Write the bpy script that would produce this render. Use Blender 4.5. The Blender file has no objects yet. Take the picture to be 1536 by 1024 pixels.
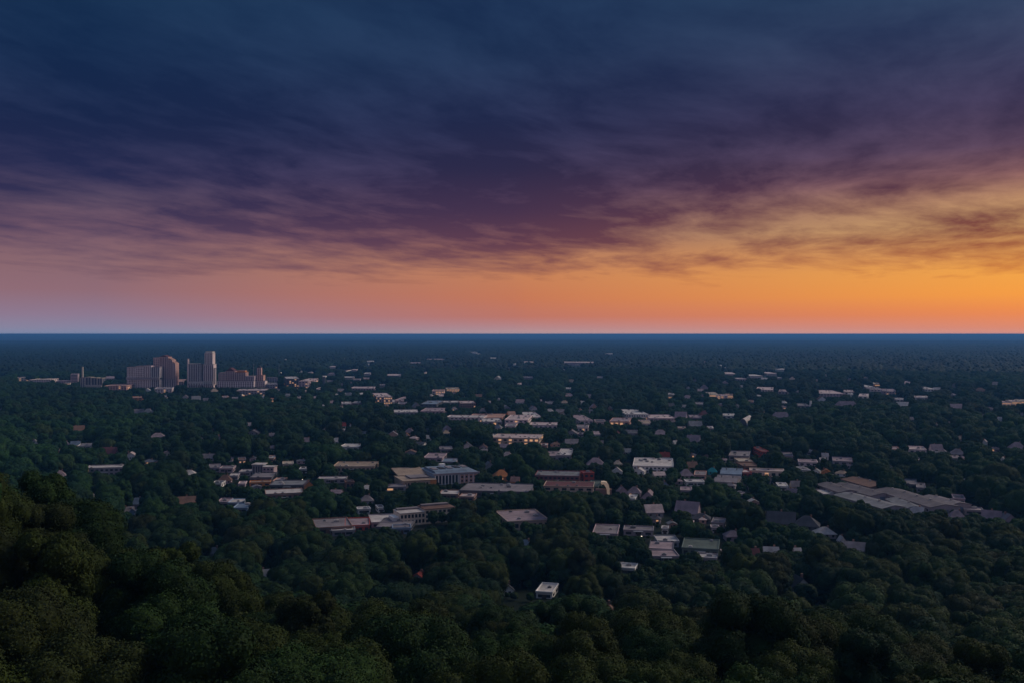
import bpy, math, random
import numpy as np
from mathutils import Vector, Matrix

scene = bpy.context.scene
COL = scene.collection
F = 1400.0            # focal length in pixels of a 1536 px wide frame
HZ = 501.0            # row of the true horizon
CAM_Z = 125.0         # eye height above the plain

# ------------------------------------------------------------------ camera
cam_d = bpy.data.cameras.new("camera")
cam_d.sensor_width = 36.0
cam_d.lens = 36.0 * F / 1536.0
cam_d.shift_y = (HZ - 512.0) / 1536.0
cam_d.clip_start = 1.0
cam_d.clip_end = 400000.0
cam = bpy.data.objects.new("camera", cam_d)
cam.location = (0, 0, CAM_Z)
cam.rotation_euler = (math.radians(90), 0, 0)
COL.objects.link(cam)
scene.camera = cam

scene.view_settings.view_transform = 'Standard'
scene.view_settings.look = 'None'
scene.view_settings.exposure = 0.0
scene.view_settings.gamma = 1.0
scene.view_settings.use_curve_mapping = False
scene.render.engine = 'CYCLES'
scene.cycles.use_denoising = True
scene.cycles.max_bounces = 4
scene.cycles.diffuse_bounces = 2
scene.cycles.glossy_bounces = 2
scene.cycles.volume_bounces = 0
scene.cycles.transmission_bounces = 2

# ------------------------------------------------------------------ sun
SUN_AZ, SUN_EL = 62.0, 36.0       # azimuth to the right of the view direction
sun_d = bpy.data.lights.new("sun", 'SUN')
sun_d.energy = 1.9
sun_d.angle = math.radians(24)
sun_d.color = (1.0, 0.86, 0.72)
sun = bpy.data.objects.new("sun", sun_d)
_sd = Vector((math.sin(math.radians(SUN_AZ)) * math.cos(math.radians(SUN_EL)),
              math.cos(math.radians(SUN_AZ)) * math.cos(math.radians(SUN_EL)),
              math.sin(math.radians(SUN_EL))))
sun.rotation_euler = (-_sd).to_track_quat('-Z', 'Y').to_euler()
COL.objects.link(sun)


# ------------------------------------------------------------------ node helpers
def lin(h):
    h = h.lstrip('#')
    out = []
    for i in (0, 2, 4):
        c = int(h[i:i + 2], 16) / 255.0
        out.append(c / 12.92 if c <= 0.04045 else ((c + 0.055) / 1.055) ** 2.4)
    return (*out, 1.0)


class NT:
    def __init__(s, tree):
        s.t = tree
        s.n = tree.nodes
        s.l = tree.links

    def new(s, typ, **kw):
        nd = s.n.new(typ)
        for k, v in kw.items():
            setattr(nd, k, v)
        return nd

    def put(s, sock, v):
        if isinstance(v, bpy.types.NodeSocket):
            s.l.new(v, sock)
        else:
            sock.default_value = v

    def m(s, op, a, b=None, c=None, clamp=False):
        nd = s.new('ShaderNodeMath', operation=op, use_clamp=clamp)
        s.put(nd.inputs[0], a)
        if b is not None:
            s.put(nd.inputs[1], b)
        if c is not None:
            s.put(nd.inputs[2], c)
        return nd.outputs[0]

    def mapr(s, v, a, b, c=0.0, d=1.0, smooth=False):
        nd = s.new('ShaderNodeMapRange')
        nd.interpolation_type = 'SMOOTHSTEP' if smooth else 'LINEAR'
        nd.clamp = True
        s.put(nd.inputs['Value'], v)
        nd.inputs['From Min'].default_value = a
        nd.inputs['From Max'].default_value = b
        nd.inputs['To Min'].default_value = c
        nd.inputs['To Max'].default_value = d
        return nd.outputs['Result']

    def ramp(s, fac, stops, interp='LINEAR'):
        nd = s.new('ShaderNodeValToRGB')
        cr = nd.color_ramp
        cr.interpolation = interp
        while len(cr.elements) < len(stops):
            cr.elements.new(0.5)
        for e, (p, c) in zip(cr.elements, stops):
            e.position = p
        for e, (p, c) in zip(cr.elements, stops):
            e.position = p
            e.color = c
        s.put(nd.inputs[0], fac)
        return nd.outputs[0]

    def mix(s, fac, a, b, blend='MIX'):
        nd = s.new('ShaderNodeMix', data_type='RGBA', blend_type=blend)
        s.put(nd.inputs['Factor'], fac)
        s.put(nd.inputs['A'] if False else nd.inputs[6], a)
        s.put(nd.inputs[7], b)
        return nd.outputs[2]

    def noise(s, vec, scale, detail=5.0, rough=0.55, distort=0.0):
        nd = s.new('ShaderNodeTexNoise')
        s.put(nd.inputs['Vector'], vec)
        nd.inputs['Scale'].default_value = scale
        nd.inputs['Detail'].default_value = detail
        nd.inputs['Roughness'].default_value = rough
        nd.inputs['Distortion'].default_value = distort
        return nd.outputs[0]

    def xyz(s, x, y, z):
        nd = s.new('ShaderNodeCombineXYZ')
        for i, v in enumerate((x, y, z)):
            s.put(nd.inputs[i], v)
        return nd.outputs[0]


# ------------------------------------------------------------------ sky
world = bpy.data.worlds.new("World")
scene.world = world
world.use_nodes = True
W = NT(world.node_tree)
W.n.clear()
tc = W.new('ShaderNodeTexCoord')
nrm = W.new('ShaderNodeVectorMath', operation='NORMALIZE')
W.l.new(tc.outputs['Generated'], nrm.inputs[0])
sep = W.new('ShaderNodeSeparateXYZ')
W.l.new(nrm.outputs[0], sep.inputs[0])
dx, dy, dz = sep.outputs
el = W.m('MULTIPLY', W.m('ARCSINE', dz), 180 / math.pi)
hl = W.m('SQRT', W.m('ADD', W.m('ADD', W.m('MULTIPLY', dx, dx), W.m('MULTIPLY', dy, dy)), 1e-6))
SKY_AZ = 33.0
sdot = W.m('DIVIDE', W.m('ADD', W.m('MULTIPLY', dx, math.sin(math.radians(SKY_AZ))),
                         W.m('MULTIPLY', dy, math.cos(math.radians(SKY_AZ)))), hl)
sdot = W.m('MINIMUM', W.m('MAXIMUM', sdot, -1.0), 1.0)
delta = W.m('MULTIPLY', W.m('ARCCOSINE', sdot), 180 / math.pi)
azim = W.m('MULTIPLY', W.m('ARCTAN2', dx, dy), 180 / math.pi)
fac = W.m('DIVIDE', W.m('ADD', el, 0.0), 90.0, clamp=True)


def eramp(stops):
    return W.ramp(fac, [(e / 90.0, lin(c) if isinstance(c, str) else (*c, 1.0)) for e, c in stops])


ZEN = [(30, (0.05, 0.085, 0.16)), (45, (0.09, 0.135, 0.23)), (90, (0.12, 0.185, 0.31))]
thin_l = eramp([(0, '#7f8aa8'), (0.35, '#87849f'), (1.1, '#8d7990'), (2.4, '#8f6c77'), (4.0, '#89676f'), (6.0, '#735768'),
                (7.6, '#5b4c63'), (9.2, '#433f60'), (11.5, '#303a5e'), (14.5, '#24395c'), (18.5, '#1e395a')] + ZEN)
thin_m = eramp([(0, '#b4989c'), (0.4, '#b4868a'), (1.0, '#bd7668'), (2.2, '#c67858'), (3.5, '#c6805a'), (4.6, '#b97d5e'),
                (5.6, '#95645e'), (7.2, '#705061'), (9.2, '#544767'), (12.0, '#3b3f63'), (16.0, '#2e4062'), (19.5, '#284062')] + ZEN)
thin_r = eramp([(0, '#d49488'), (0.4, '#dd896e'), (1.2, '#ec8a50'), (2.2, '#f69e45'), (3.4, '#f2a54a'), (4.4, '#e09c55'),
                (6.0, '#cd9f69'), (7.4, '#b98a68'), (8.6, '#946866'), (10.2, '#685066'), (12.5, '#514766'), (15.5, '#424967'),
                (19.0, '#334a68')] + ZEN)
thick_l = eramp([(0, '#7f8aa8'), (0.35, '#87849f'), (1.1, '#8a7488'), (3.2, '#785a68'), (5.0, '#584660'), (7.0, '#393455'), (9.0, '#262b4f'),
                 (12.0, '#19274a'), (16.0, '#13294b'), (19.0, '#122a4b')] + ZEN)
thick_m = eramp([(0, '#b4989c'), (1.0, '#b07064'), (3.0, '#b06e50'), (4.0, '#8a5853'), (5.5, '#623e4e'), (7.5, '#46334d'),
                 (10.0, '#2e2b49'), (13.0, '#21294a'), (17.0, '#1a2c4d'), (20.0, '#1a2e50')] + ZEN)
thick_r = eramp([(0, '#d49488'), (1.2, '#d97e48'), (3.0, '#d98440'), (4.5, '#ac6640'), (5.6, '#864f40'), (7.5, '#6a3f44'),
                 (9.0, '#503648'), (11.0, '#3c314a'), (14.0, '#2d2e4d'), (17.0, '#253152'), (19.5, '#253654')] + ZEN)
anti = eramp([(0, (0.20, 0.17, 0.24)), (5, (0.50, 0.34, 0.34)), (11, (0.28, 0.21, 0.26)), (30, (0.10, 0.13, 0.23)),
              (50, (0.10, 0.145, 0.25)), (90, (0.12, 0.185, 0.31))])
w_rm = W.mapr(delta, 4, 33)
w_ml = W.mapr(delta, 32, 57)
w_la = W.mapr(delta, 75, 125, smooth=True)
thin = W.mix(w_ml, W.mix(w_rm, thin_r, thin_m), thin_l)
thick = W.mix(w_ml, W.mix(w_rm, thick_r, thick_m), thick_l)

# cloud deck seen in perspective: the direction is carried on to a flat layer overhead
zz = W.m('ADD', W.m('MAXIMUM', dz, 0.0), 0.055)
cu = W.m('DIVIDE', dx, zz)
cv = W.m('DIVIDE', dy, zz)
ANG = math.radians(24.0)
su = W.m('ADD', W.m('MULTIPLY', cu, math.cos(ANG)), W.m('MULTIPLY', cv, -math.sin(ANG)))
sv = W.m('ADD', W.m('MULTIPLY', cu, math.sin(ANG)), W.m('MULTIPLY', cv, math.cos(ANG)))
base = W.xyz(su, W.m('MULTIPLY', sv, 0.8), 3.7)
warp = W.noise(base, 0.55, 3, 0.5)
wv = W.xyz(W.m('ADD', su, W.m('MULTIPLY', W.m('SUBTRACT', warp, 0.5), 1.6)),
           W.m('ADD', W.m('MULTIPLY', sv, 0.8), W.m('MULTIPLY', W.m('SUBTRACT', warp, 0.5), 0.9)), 1.3)
n1 = W.noise(wv, 1.15, 8, 0.60)
n2 = W.noise(W.xyz(W.m('ADD', W.m('MULTIPLY', su, 1.5), W.m('MULTIPLY', warp, 1.2)), W.m('MULTIPLY', sv, 0.75), 7.1), 1.75, 8, 0.60)
n3 = W.noise(base, 0.28, 2, 0.5)
n = W.m('ADD', W.m('ADD', W.m('MULTIPLY', n1, 0.46), W.m('MULTIPLY', n2, 0.48)), W.m('MULTIPLY', n3, 0.06))
# a long break in the deck low on the sunset side
ga = W.m('DIVIDE', W.m('SUBTRACT', azim, 20.0), 12.0)
ge = W.m('DIVIDE', W.m('SUBTRACT', W.m('SUBTRACT', el, 6.1), W.m('MULTIPLY', W.m('SUBTRACT', azim, 18.0), 0.10)), 0.95)
gap = W.m('EXPONENT', W.m('MULTIPLY', W.m('ADD', W.m('MULTIPLY', ga, ga), W.m('MULTIPLY', ge, ge)), -1.0))
n = W.m('ADD', n, W.m('MULTIPLY', gap, 0.125))
lowl = W.m('MULTIPLY', W.mapr(delta, 40, 64, smooth=True), W.mapr(el, 7.6, 5.2, smooth=True))
n = W.m('ADD', n, W.m('MULTIPLY', lowl, 0.035))
ma = W.m('DIVIDE', W.m('ADD', azim, 1.0), 10.0)
me_ = W.m('DIVIDE', W.m('SUBTRACT', el, 6.3), 1.7)
n = W.m('SUBTRACT', n, W.m('MULTIPLY', W.m('EXPONENT', W.m('MULTIPLY', W.m('ADD', W.m('MULTIPLY', ma, ma), W.m('MULTIPLY', me_, me_)), -1.0)), 0.055))
th = W.ramp(W.m('DIVIDE', el, 30.0, clamp=True),
            [(1.9 / 30, (0.10,) * 3 + (1,)), (2.9 / 30, (0.36,) * 3 + (1,)), (4.1 / 30, (0.488,) * 3 + (1,)),
             (6.2 / 30, (0.535,) * 3 + (1,)), (9.0 / 30, (0.515,) * 3 + (1,)), (14.0 / 30, (0.50,) * 3 + (1,)), (20.0 / 30, (0.50,) * 3 + (1,))])
tcl = W.mapr(W.m('SUBTRACT', n, th), -0.095, 0.105)
tcl = W.m('MULTIPLY', tcl, W.mapr(el, 7.0, 11.0, 1.0, 0.8))
sky_c = W.mix(tcl, thick, thin)
sky_c = W.mix(w_la, sky_c, anti)
bg = W.new('ShaderNodeBackground')
W.l.new(sky_c, bg.inputs['Color'])
bg.inputs['Strength'].default_value = 1.0
wo = W.new('ShaderNodeOutputWorld')
W.l.new(bg.outputs[0], wo.inputs['Surface'])


# ------------------------------------------------------------------ materials
MATS = {}


def surf(name, col, rough=0.8, var=0.25, scale=0.6, metal=0.0, emit=None, estr=0.0, spec=0.3):
    if name in MATS:
        return MATS[name]
    m = bpy.data.materials.new(name)
    m.use_nodes = True
    t = NT(m.node_tree)
    b = t.n['Principled BSDF']
    co = t.new('ShaderNodeTexCoord').outputs['Object']
    nz = t.noise(co, scale, 6, 0.62)
    nz2 = t.noise(co, scale * 0.13, 3, 0.5)
    k = t.m('ADD', t.m('MULTIPLY', nz, 0.6), t.m('MULTIPLY', nz2, 0.4))
    v = t.mapr(k, 0.3, 0.7, 1.0 - var, 1.0 + var * 0.6)
    c = t.mix(1.0, (*col, 1), t.xyz(v, v, v), 'MULTIPLY')
    t.l.new(c, b.inputs['Base Color'])
    b.inputs['Roughness'].default_value = rough
    b.inputs['Metallic'].default_value = metal
    b.inputs['Specular IOR Level'].default_value = spec
    if emit:
        b.inputs['Emission Color'].default_value = (*emit, 1)
        b.inputs['Emission Strength'].default_value = estr
    MATS[name] = m
    return m


PAL = {'w': ('white', (.80, .72, .68)), 'c': ('cream', (.72, .59, .46)), 'p': ('mauve', (.46, .34, .37)),
       'l': ('lavender_grey', (.33, .285, .305)), 'b': ('brick_brown', (.26, .145, .11)), 'r': ('red', (.42, .07, .05)),
       'o': ('orange', (.66, .25, .08)), 'g': ('grey', (.30, .30, .32)), 'd': ('dark_grey', (.10, .10, .12)),
       't': ('tan', (.50, .37, .28)), 's': ('salmon', (.62, .35, .27)), 'u': ('blue_grey', (.26, .34, .45)),
       'e': ('teal', (.04, .40, .43)), 'm': ('maroon', (.22, .075, .08)), 'y': ('pale_pink', (.78, .60, .58)),
       'k': ('charcoal', (.05, .05, .06)), 'z': ('weathered_sheet', (.20, .175, .195)), 'q': ('rose_brick', (.50, .30, .26)), 'n': ('dull_green', (.13, .17, .15))}


def wallm(k):
    nme, c = PAL[k]
    return surf(nme + '_wall', tuple(min(.86, x * 1.12) for x in c), 0.85, 0.25, 0.35)


def roofm(k):
    nme, c = PAL[k]
    return surf(nme + '_roofing', tuple(x * 0.66 for x in c), 0.9, 0.55, 0.22)


GLASS = surf('dark_window_glass', (.035, .045, .06), 0.18, 0.3, 0.2, spec=0.6)
TGLASS = surf('reflective_glass', (.13, .11, .14), 0.28, 0.25, 0.2, metal=0.6)
LIT = surf('lit_window_facade_glow', (.8, .55, .3), 0.5, 0.1, 0.2, emit=(1.0, .50, .24), estr=0.55)  # windows alight, and added glow standing in for warm light on facades
LAMP = surf('lamp_glow', (.9, .8, .7), 0.5, 0.05, 0.2, emit=(1.0, .82, .60), estr=3.0)
METAL = surf('painted_steel', (.33, .33, .35), 0.45, 0.2, 0.5, metal=0.3)
BARK = surf('bark', (.06, .048, .035), 0.95, 0.4, 2.0)


def foliage(name, per_object, tone=1.0):
    m = bpy.data.materials.new(name)
    m.use_nodes = True
    t = NT(m.node_tree)
    b = t.n['Principled BSDF']
    oi = t.new('ShaderNodeObjectInfo')
    co = t.new('ShaderNodeTexCoord').outputs['Object']
    nz = t.noise(co, 0.55, 4, 0.6)
    if per_object:
        c0 = oi.outputs['Color']
    else:
        c0 = t.ramp(oi.outputs['Random'], [(0.0, (.011, .044, .016, 1)), (0.2, (.022, .060, .014, 1)), (0.38, (.010, .040, .020, 1)),
                                           (0.55, (.026, .068, .015, 1)), (0.72, (.014, .052, .018, 1)), (0.88, (.028, .050, .017, 1)),
                                           (1.0, (.010, .040, .018, 1))])
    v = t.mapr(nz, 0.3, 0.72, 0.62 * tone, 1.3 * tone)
    if not per_object:      # stands of lighter and darker wood
        wp = t.new('ShaderNodeNewGeometry').outputs['Position']
        st = t.new('ShaderNodeVectorMath', operation='MULTIPLY')
        t.l.new(wp, st.inputs[0])
        st.inputs[1].default_value = (1, .45, 0)
        nw = t.m('ADD', t.m('MULTIPLY', t.noise(st.outputs[0], 0.0016, 4, 0.6), .6), t.m('MULTIPLY', t.noise(st.outputs[0], 0.009, 3, 0.6), .4))
        v = t.m('MULTIPLY', v, t.mapr(nw, 0.36, 0.64, 0.4, 1.55))
    c = t.mix(1.0, c0, t.xyz(v, v, t.m('MULTIPLY', v, 0.72)), 'MULTIPLY')
    t.l.new(c, b.inputs['Base Color'])
    b.inputs['Roughness'].default_value = 0.75
    b.inputs['Specular IOR Level'].default_value = 0.15
    return m


FOL_T = foliage('tree_leaves', True)
FOL_F = foliage('forest_leaves', False, 1.12)
FOL_P = foliage('far_forest_leaves_with_shade', False, 0.36)  # colour darkened in place of the leaf-gap shade that coarse crowns lack

# ------------------------------------------------------------------ ground shape
_rs = np.random.RandomState(11)
_wav = [(_rs.uniform(0, 2 * np.pi), _rs.uniform(250, 900), _rs.uniform(0, 2 * np.pi)) for _ in range(9)]


def gz(x, y):
    x = np.asarray(x, float)
    y = np.asarray(y, float)
    r = np.hypot(x, y)
    z = 79.0 * np.exp(-(r / 254.0) ** 2)
    z = z + 46.0 * np.exp(-((x + 112) / 39.0) ** 2 / 2) * np.exp(-((y - 135) / 62.0) ** 2 / 2)
    z = z + 7.0 * np.exp(-((x - 48) / 40.0) ** 2 / 2) * np.exp(-((y - 168) / 30.0) ** 2 / 2)
    s = sum(np.sin((x * np.cos(a) + y * np.sin(a)) / wl * 2 * np.pi + ph) for a, wl, ph in _wav) / 9.0
    z = z + 4.0 * s * np.clip((r - 300) / 500.0, 0, 1) * np.clip(1 - (r - 2200) / 1500.0, 0, 1)
    far = np.clip((r - 18000) / 20000.0, 0, 1)
    z = z + far * (22.0 * np.sin(x / 5200.0 + 1.3) * np.sin(y / 7900.0) + 16.0 * np.sin(x / 1900.0 + y / 6100.0) + 14.0)
    return z


def mesh_obj(name, verts, faces, mats, parent=None, mi=None, smooth=False, link=True):
    me = bpy.data.meshes.new(name)
    me.from_pydata([tuple(v) for v in verts], [], [tuple(f) for f in faces])
    for m in (mats if isinstance(mats, (list, tuple)) else [mats]):
        me.materials.append(m)
    if mi is not None:
        me.polygons.foreach_set('material_index', np.asarray(mi, np.int32))
    if smooth:
        me.polygons.foreach_set('use_smooth', np.ones(len(me.polygons), bool))
    o = bpy.data.objects.new(name, me)
    if link:
        COL.objects.link(o)
    if parent is not None:
        o.parent = parent
    return o


def tag(o, label=None, cat=None, group=None, kind=None):
    for k, v in (('label', label), ('category', cat), ('group', group), ('kind', kind)):
        if v:
            o[k] = v
    return o


def polar_sheet(rs, a0, a1, na, zf):
    V, Fc = [], []
    az = np.linspace(a0, a1, na)
    for r in rs:
        xs, ys = r * np.sin(az), r * np.cos(az)
        for x, y, z in zip(xs, ys, zf(xs, ys)):
            V.append((x, y, z))
    for i in range(len(rs) - 1):
        for j in range(na - 1):
            a = i * na + j
            Fc.append((a, a + 1, a + na + 1, a + na))
    return V, Fc


rr = np.concatenate([np.linspace(0.5, 700, 120), np.geomspace(706, 4000, 70)[0:], np.geomspace(4200, 130000, 50)])
V, Fc = polar_sheet(rr, -math.pi, math.pi, 241, gz)
gm = bpy.data.materials.new('ground_cover')
gm.use_nodes = True
g = NT(gm.node_tree)
gb = g.n['Principled BSDF']
pos = g.new('ShaderNodeNewGeometry').outputs['Position']
na_ = g.noise(pos, 0.02, 6, 0.6)
nb_ = g.noise(pos, 0.0009, 7, 0.62)
gc = g.ramp(na_, [(0.35, (.008, .016, .008, 1)), (0.5, (.014, .022, .012, 1)), (0.62, (.026, .028, .022, 1)), (0.75, (.010, .018, .010, 1))])
gc2 = g.ramp(nb_, [(0.35, (.45, .5, .5, 1)), (0.5, (.8, .8, .8, 1)), (0.65, (1.5, 1.4, 1.4, 1))])
g.l.new(g.mix(1.0, gc, gc2, 'MULTIPLY'), gb.inputs['Base Color'])
gb.inputs['Roughness'].default_value = 0.95
gb.inputs['Specular IOR Level'].default_value = 0.1
tag(mesh_obj('ground', V, Fc, gm, smooth=True), 'wooded plain with a hillside falling away in front', None, None, 'structure')


# ------------------------------------------------------------------ buildings
class MB:
    """collects boxes, prisms and tubes into one mesh"""

    def __init__(s):
        s.v, s.f = [], []

    def box(s, x0, x1, y0, y1, z0, z1, top=None):
        n = len(s.v)
        tx = ty = 0.0
        if top:
            tx, ty = top
        s.v += [(x0, y0, z0), (x1, y0, z0), (x1, y1, z0), (x0, y1, z0),
                (x0 + tx, y0 + ty, z1), (x1 - tx, y0 + ty, z1), (x1 - tx, y1 - ty, z1), (x0 + tx, y1 - ty, z1)]
        s.f += [tuple(n + i for i in q) for q in ((3, 2, 1, 0), (4, 5, 6, 7), (0, 1, 5, 4), (1, 2, 6, 5), (2, 3, 7, 6), (3, 0, 4, 7))]
        return s

    def tube(s, cx, cy, z0, z1, r0, r1, n=10):
        k = len(s.v)
        for z, r in ((z0, r0), (z1, r1)):
            for i in range(n):
                a = 2 * math.pi * i / n
                s.v.append((cx + r * math.cos(a), cy + r * math.sin(a), z))
        for i in range(n):
            j = (i + 1) % n
            s.f.append((k + i, k + j, k + n + j, k + n + i))
        s.f.append(tuple(k + n + i for i in range(n)))
        s.f.append(tuple(k + n - 1 - i for i in range(n)))
        return s

    def prism(s, prof, x0, x1):
        """a closed profile of (y, z) points swept along x"""
        k, n = len(s.v), len(prof)
        s.v += [(x0, y, z) for y, z in prof] + [(x1, y, z) for y, z in prof]
        for i in range(n):
            j = (i + 1) % n
            s.f.append((k + i, k + j, k + n + j, k + n + i))
        s.f.append(tuple(k + n - 1 - i for i in range(n)))
        s.f.append(tuple(k + n + i for i in range(n)))
        return s

    def build(s, name, mat, parent=None):
        me = bpy.data.meshes.new(name)
        me.from_pydata(s.v, [], s.f)
        me.materials.append(mat)
        import bmesh
        bm = bmesh.new()
        bm.from_mesh(me)
        bmesh.ops.recalc_face_normals(bm, faces=bm.faces)
        bm.to_mesh(me)
        bm.free()
        o = bpy.data.objects.new(name, me)
        COL.objects.link(o)
        o.parent = parent
        return o


def empty(name, loc, rz=0.0):
    o = bpy.data.objects.new(name, None)
    o.location = loc
    o.rotation_euler = (0, 0, rz)
    o.empty_display_size = 2
    COL.objects.link(o)
    return o


PROTECT = []      # (x0, x1, y0, y1, depth): what of each building the trees in front leave open
FOOT = []         # (x, y, radius) kept free of trees
_winmesh = {}


def window(parent, mat, w, h, x, y, z, side=False):
    """one pane with its thin surround standing 6 cm proud of the wall"""
    key = (mat.name, round(w, 1), round(h, 1), side)
    if key not in _winmesh:
        b = MB()
        if side:
            b.box(-.06, .06, -w / 2, w / 2, -h / 2, h / 2)
        else:
            b.box(-w / 2, w / 2, -.06, .06, -h / 2, h / 2)
        me = bpy.data.meshes.new('window')
        me.from_pydata(b.v, [], b.f)
        me.materials.append(mat)
        _winmesh[key] = me
    o = bpy.data.objects.new('window', _winmesh[key])
    COL.objects.link(o)
    o.parent = parent
    o.location = (x, y, z)
    return o


def depth_of(y1, xc):
    Y = CAM_Z / (y1 - HZ) * F
    for _ in range(8):
        Y = (CAM_Z - float(gz((xc - 768) / F * Y, Y))) / (y1 - HZ) * F
    return Y


def pix(x, y, Y):
    return (x - 768) / F * Y, CAM_Z - (y - HZ) / F * Y


def roof_units(root, wx, ly, z, rng, k):
    for _ in range(k):
        x = rng.uniform(-wx / 2 + 2.5, wx / 2 - 2.5) if wx > 6 else 0
        y = rng.uniform(-ly / 2 + 2, ly / 2 - 2) if ly > 5 else 0
        s = rng.uniform(.8, 1.7)
        MB().box(x - s, x + s, y - s * .7, y + s * .7, z, z + s * .8).tube(x, y, z + s * .8, z + s * .8 + .3, s * .45, s * .45, 10) \
            .build('roof_unit', rng.choice([METAL, roofm('w'), roofm('g')]), root)


NAME = {'F': ('flat_roof_building', 'building'), 'O': ('office_building', 'building'), 'G': ('gabled_house', 'house'),
        'H': ('hipped_house', 'house'), 'W': ('warehouse', 'warehouse'), 'R': ('barrel_roof_hall', 'hall'),
        'A': ('apartment_building', 'building'), 'S': ('shop', 'shop')}


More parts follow.
